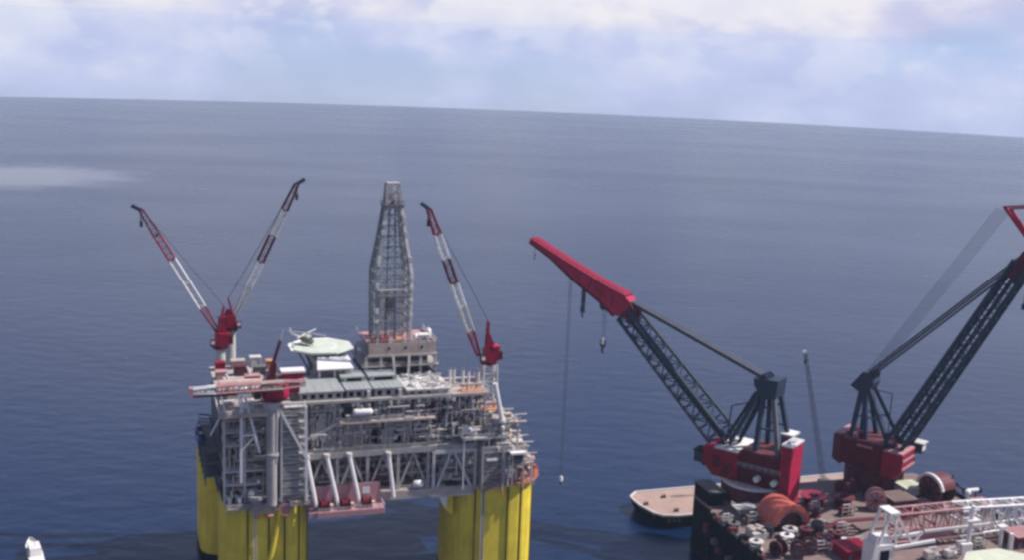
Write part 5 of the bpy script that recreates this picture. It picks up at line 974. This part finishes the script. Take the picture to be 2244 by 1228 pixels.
    for l, x, y, rr, w_, mf, md, tl in (('dark flat spool at the left bulwark before the pale tan rope heap', -1.6, -33, 2.0, 2.4, GREYD, BLACK, 'v'), ('grey flat spool outermost by the left bulwark', -1.8, -47.5, 2.2, 2.6, GREYL, GREYD, 'v'), ('dark upright spool outermost at the bottom of the deck', 2.6, -53, 2.4, 2.6, MAROON, BLACK, 'h'), ('purple upright spool in the bottom row between the maroon ones', 7.6, -55.5, 2.3, 2.8, MAROON, GREYD, 'h'), ('small maroon spool under the red tower', 27.5, -20.5, 1.9, 2.2, MAROON, REDD, 'v'), ('small red spool between the red and maroon flat reels', 30.5, -28.5, 1.8, 2.0, REDD, MAROON, 'v'), ('dark upright spool behind the pale flanged reel', 58, -17.5, 2.2, 2.4, MAROON, BLACK, 'h')): reel(l, x, y, rr, w_, mf, md, rnd.uniform(0, 90), tl, cat='spool')
    skid('dark red skid close beside the flat maroon reel', 41, -29.5, REDD, 1.1); skid('brown skid outermost on the left bulwark', -1.4, -27, DECKB, 1.0); skid('grey skid in the row before the dark upright spools', 5.6, -49.5, GREYD, 1.1); skid('maroon skid at the edge of the bare brown deck', 31, -42, MAROON, 1.1); skid('rusty skid behind the red tool container', 30.6, -52, RUSTY, .9); skid('dark skid beside the dark maroon shed', 68, -34, GREYD, 1.0)
    hz = Thing('hose_run', 'black hoses snaking over the bare brown deck', 'hose', PB, (35, -42, 18))
    for k in range(4):
        pts_ = [(24+k*2+i*3.4, -38-k*1.6+2.2*math.sin(i*.8+k*1.3), 18.25) for i in range(8)]; hm = MB()
        for a_, b_ in zip(pts_, pts_[1:]): hm.cyl(a_, b_, .22, n=6)
        hz.part('hose', hm, BLACK)
    # pipes lying on the bare deck, near the track
    t = Thing('pipe_stack', 'short stack of brown pipes lying on the bare brown deck', 'pipe stack', PB, (45, -40, 18))
    for i in range(6): t.part('pipe', MB().cyl((38+rnd.uniform(-.4,.4), -42+i*.85, 18.45), (51+rnd.uniform(-.5,.5), -42+i*.85, 18.45), .4, n=8), DECKB)
    for x in (40, 49): t.part('chock', MB().box(x-.2, x+.2, -42.8, -37, 18, 18.2), GREYD)
deck_gear()

def boat():
    fr = Frame(118, -146.5, 361.0)
    t = Thing('crew_boat', 'small white boat cut off by the bottom left of the picture', 'boat', fr, (0, 0, 0))
    def sec(x, w, k): return [(x, -w, 2.0+k), (x, -w*.75, .2), (x, 0, -.7), (x, w*.75, .2), (x, w, 2.0+k)]
    S_ = [sec(11, .15, 1.2), sec(9, 1.1, .9), sec(6, 2.0, .5), sec(0, 2.4, .2), sec(-9, 2.2, 0)]
    pts = [q for s in S_ for q in s]; fs = [(5*i+j, 5*i+j+1, 5*i+j+6, 5*i+j+5) for i in range(4) for j in range(4)]+[(20, 21, 22, 23, 24)]
    t.part('hull', MB().poly(pts, fs), WHITE)
    dk = [(10.8, -.12), (10.8, .12), (9, 1.0), (6, 1.9), (0, 2.3), (-8.9, 2.1), (-8.9, -2.1), (0, -2.3), (6, -1.9), (9, -1.0)]
    t.part('deck', MB().prism(dk[::-1], 1.7, 2.1), CEM); t.part('cabin', MB().slab([(5, 2.1), (3.6, 4.4), (-2.6, 4.6), (-3, 2.1)], -1.7, 1.7), WHITE); t.part('window', MB().box(-2.2, 3.2, -1.76, 1.76, 3.1, 3.9), GLASS); t.part('mast', MB().bar((-1, 0, 4.5), (-1.4, 0, 7.2), .18), CEM)
boat()

# the air over the sea, last
haze()
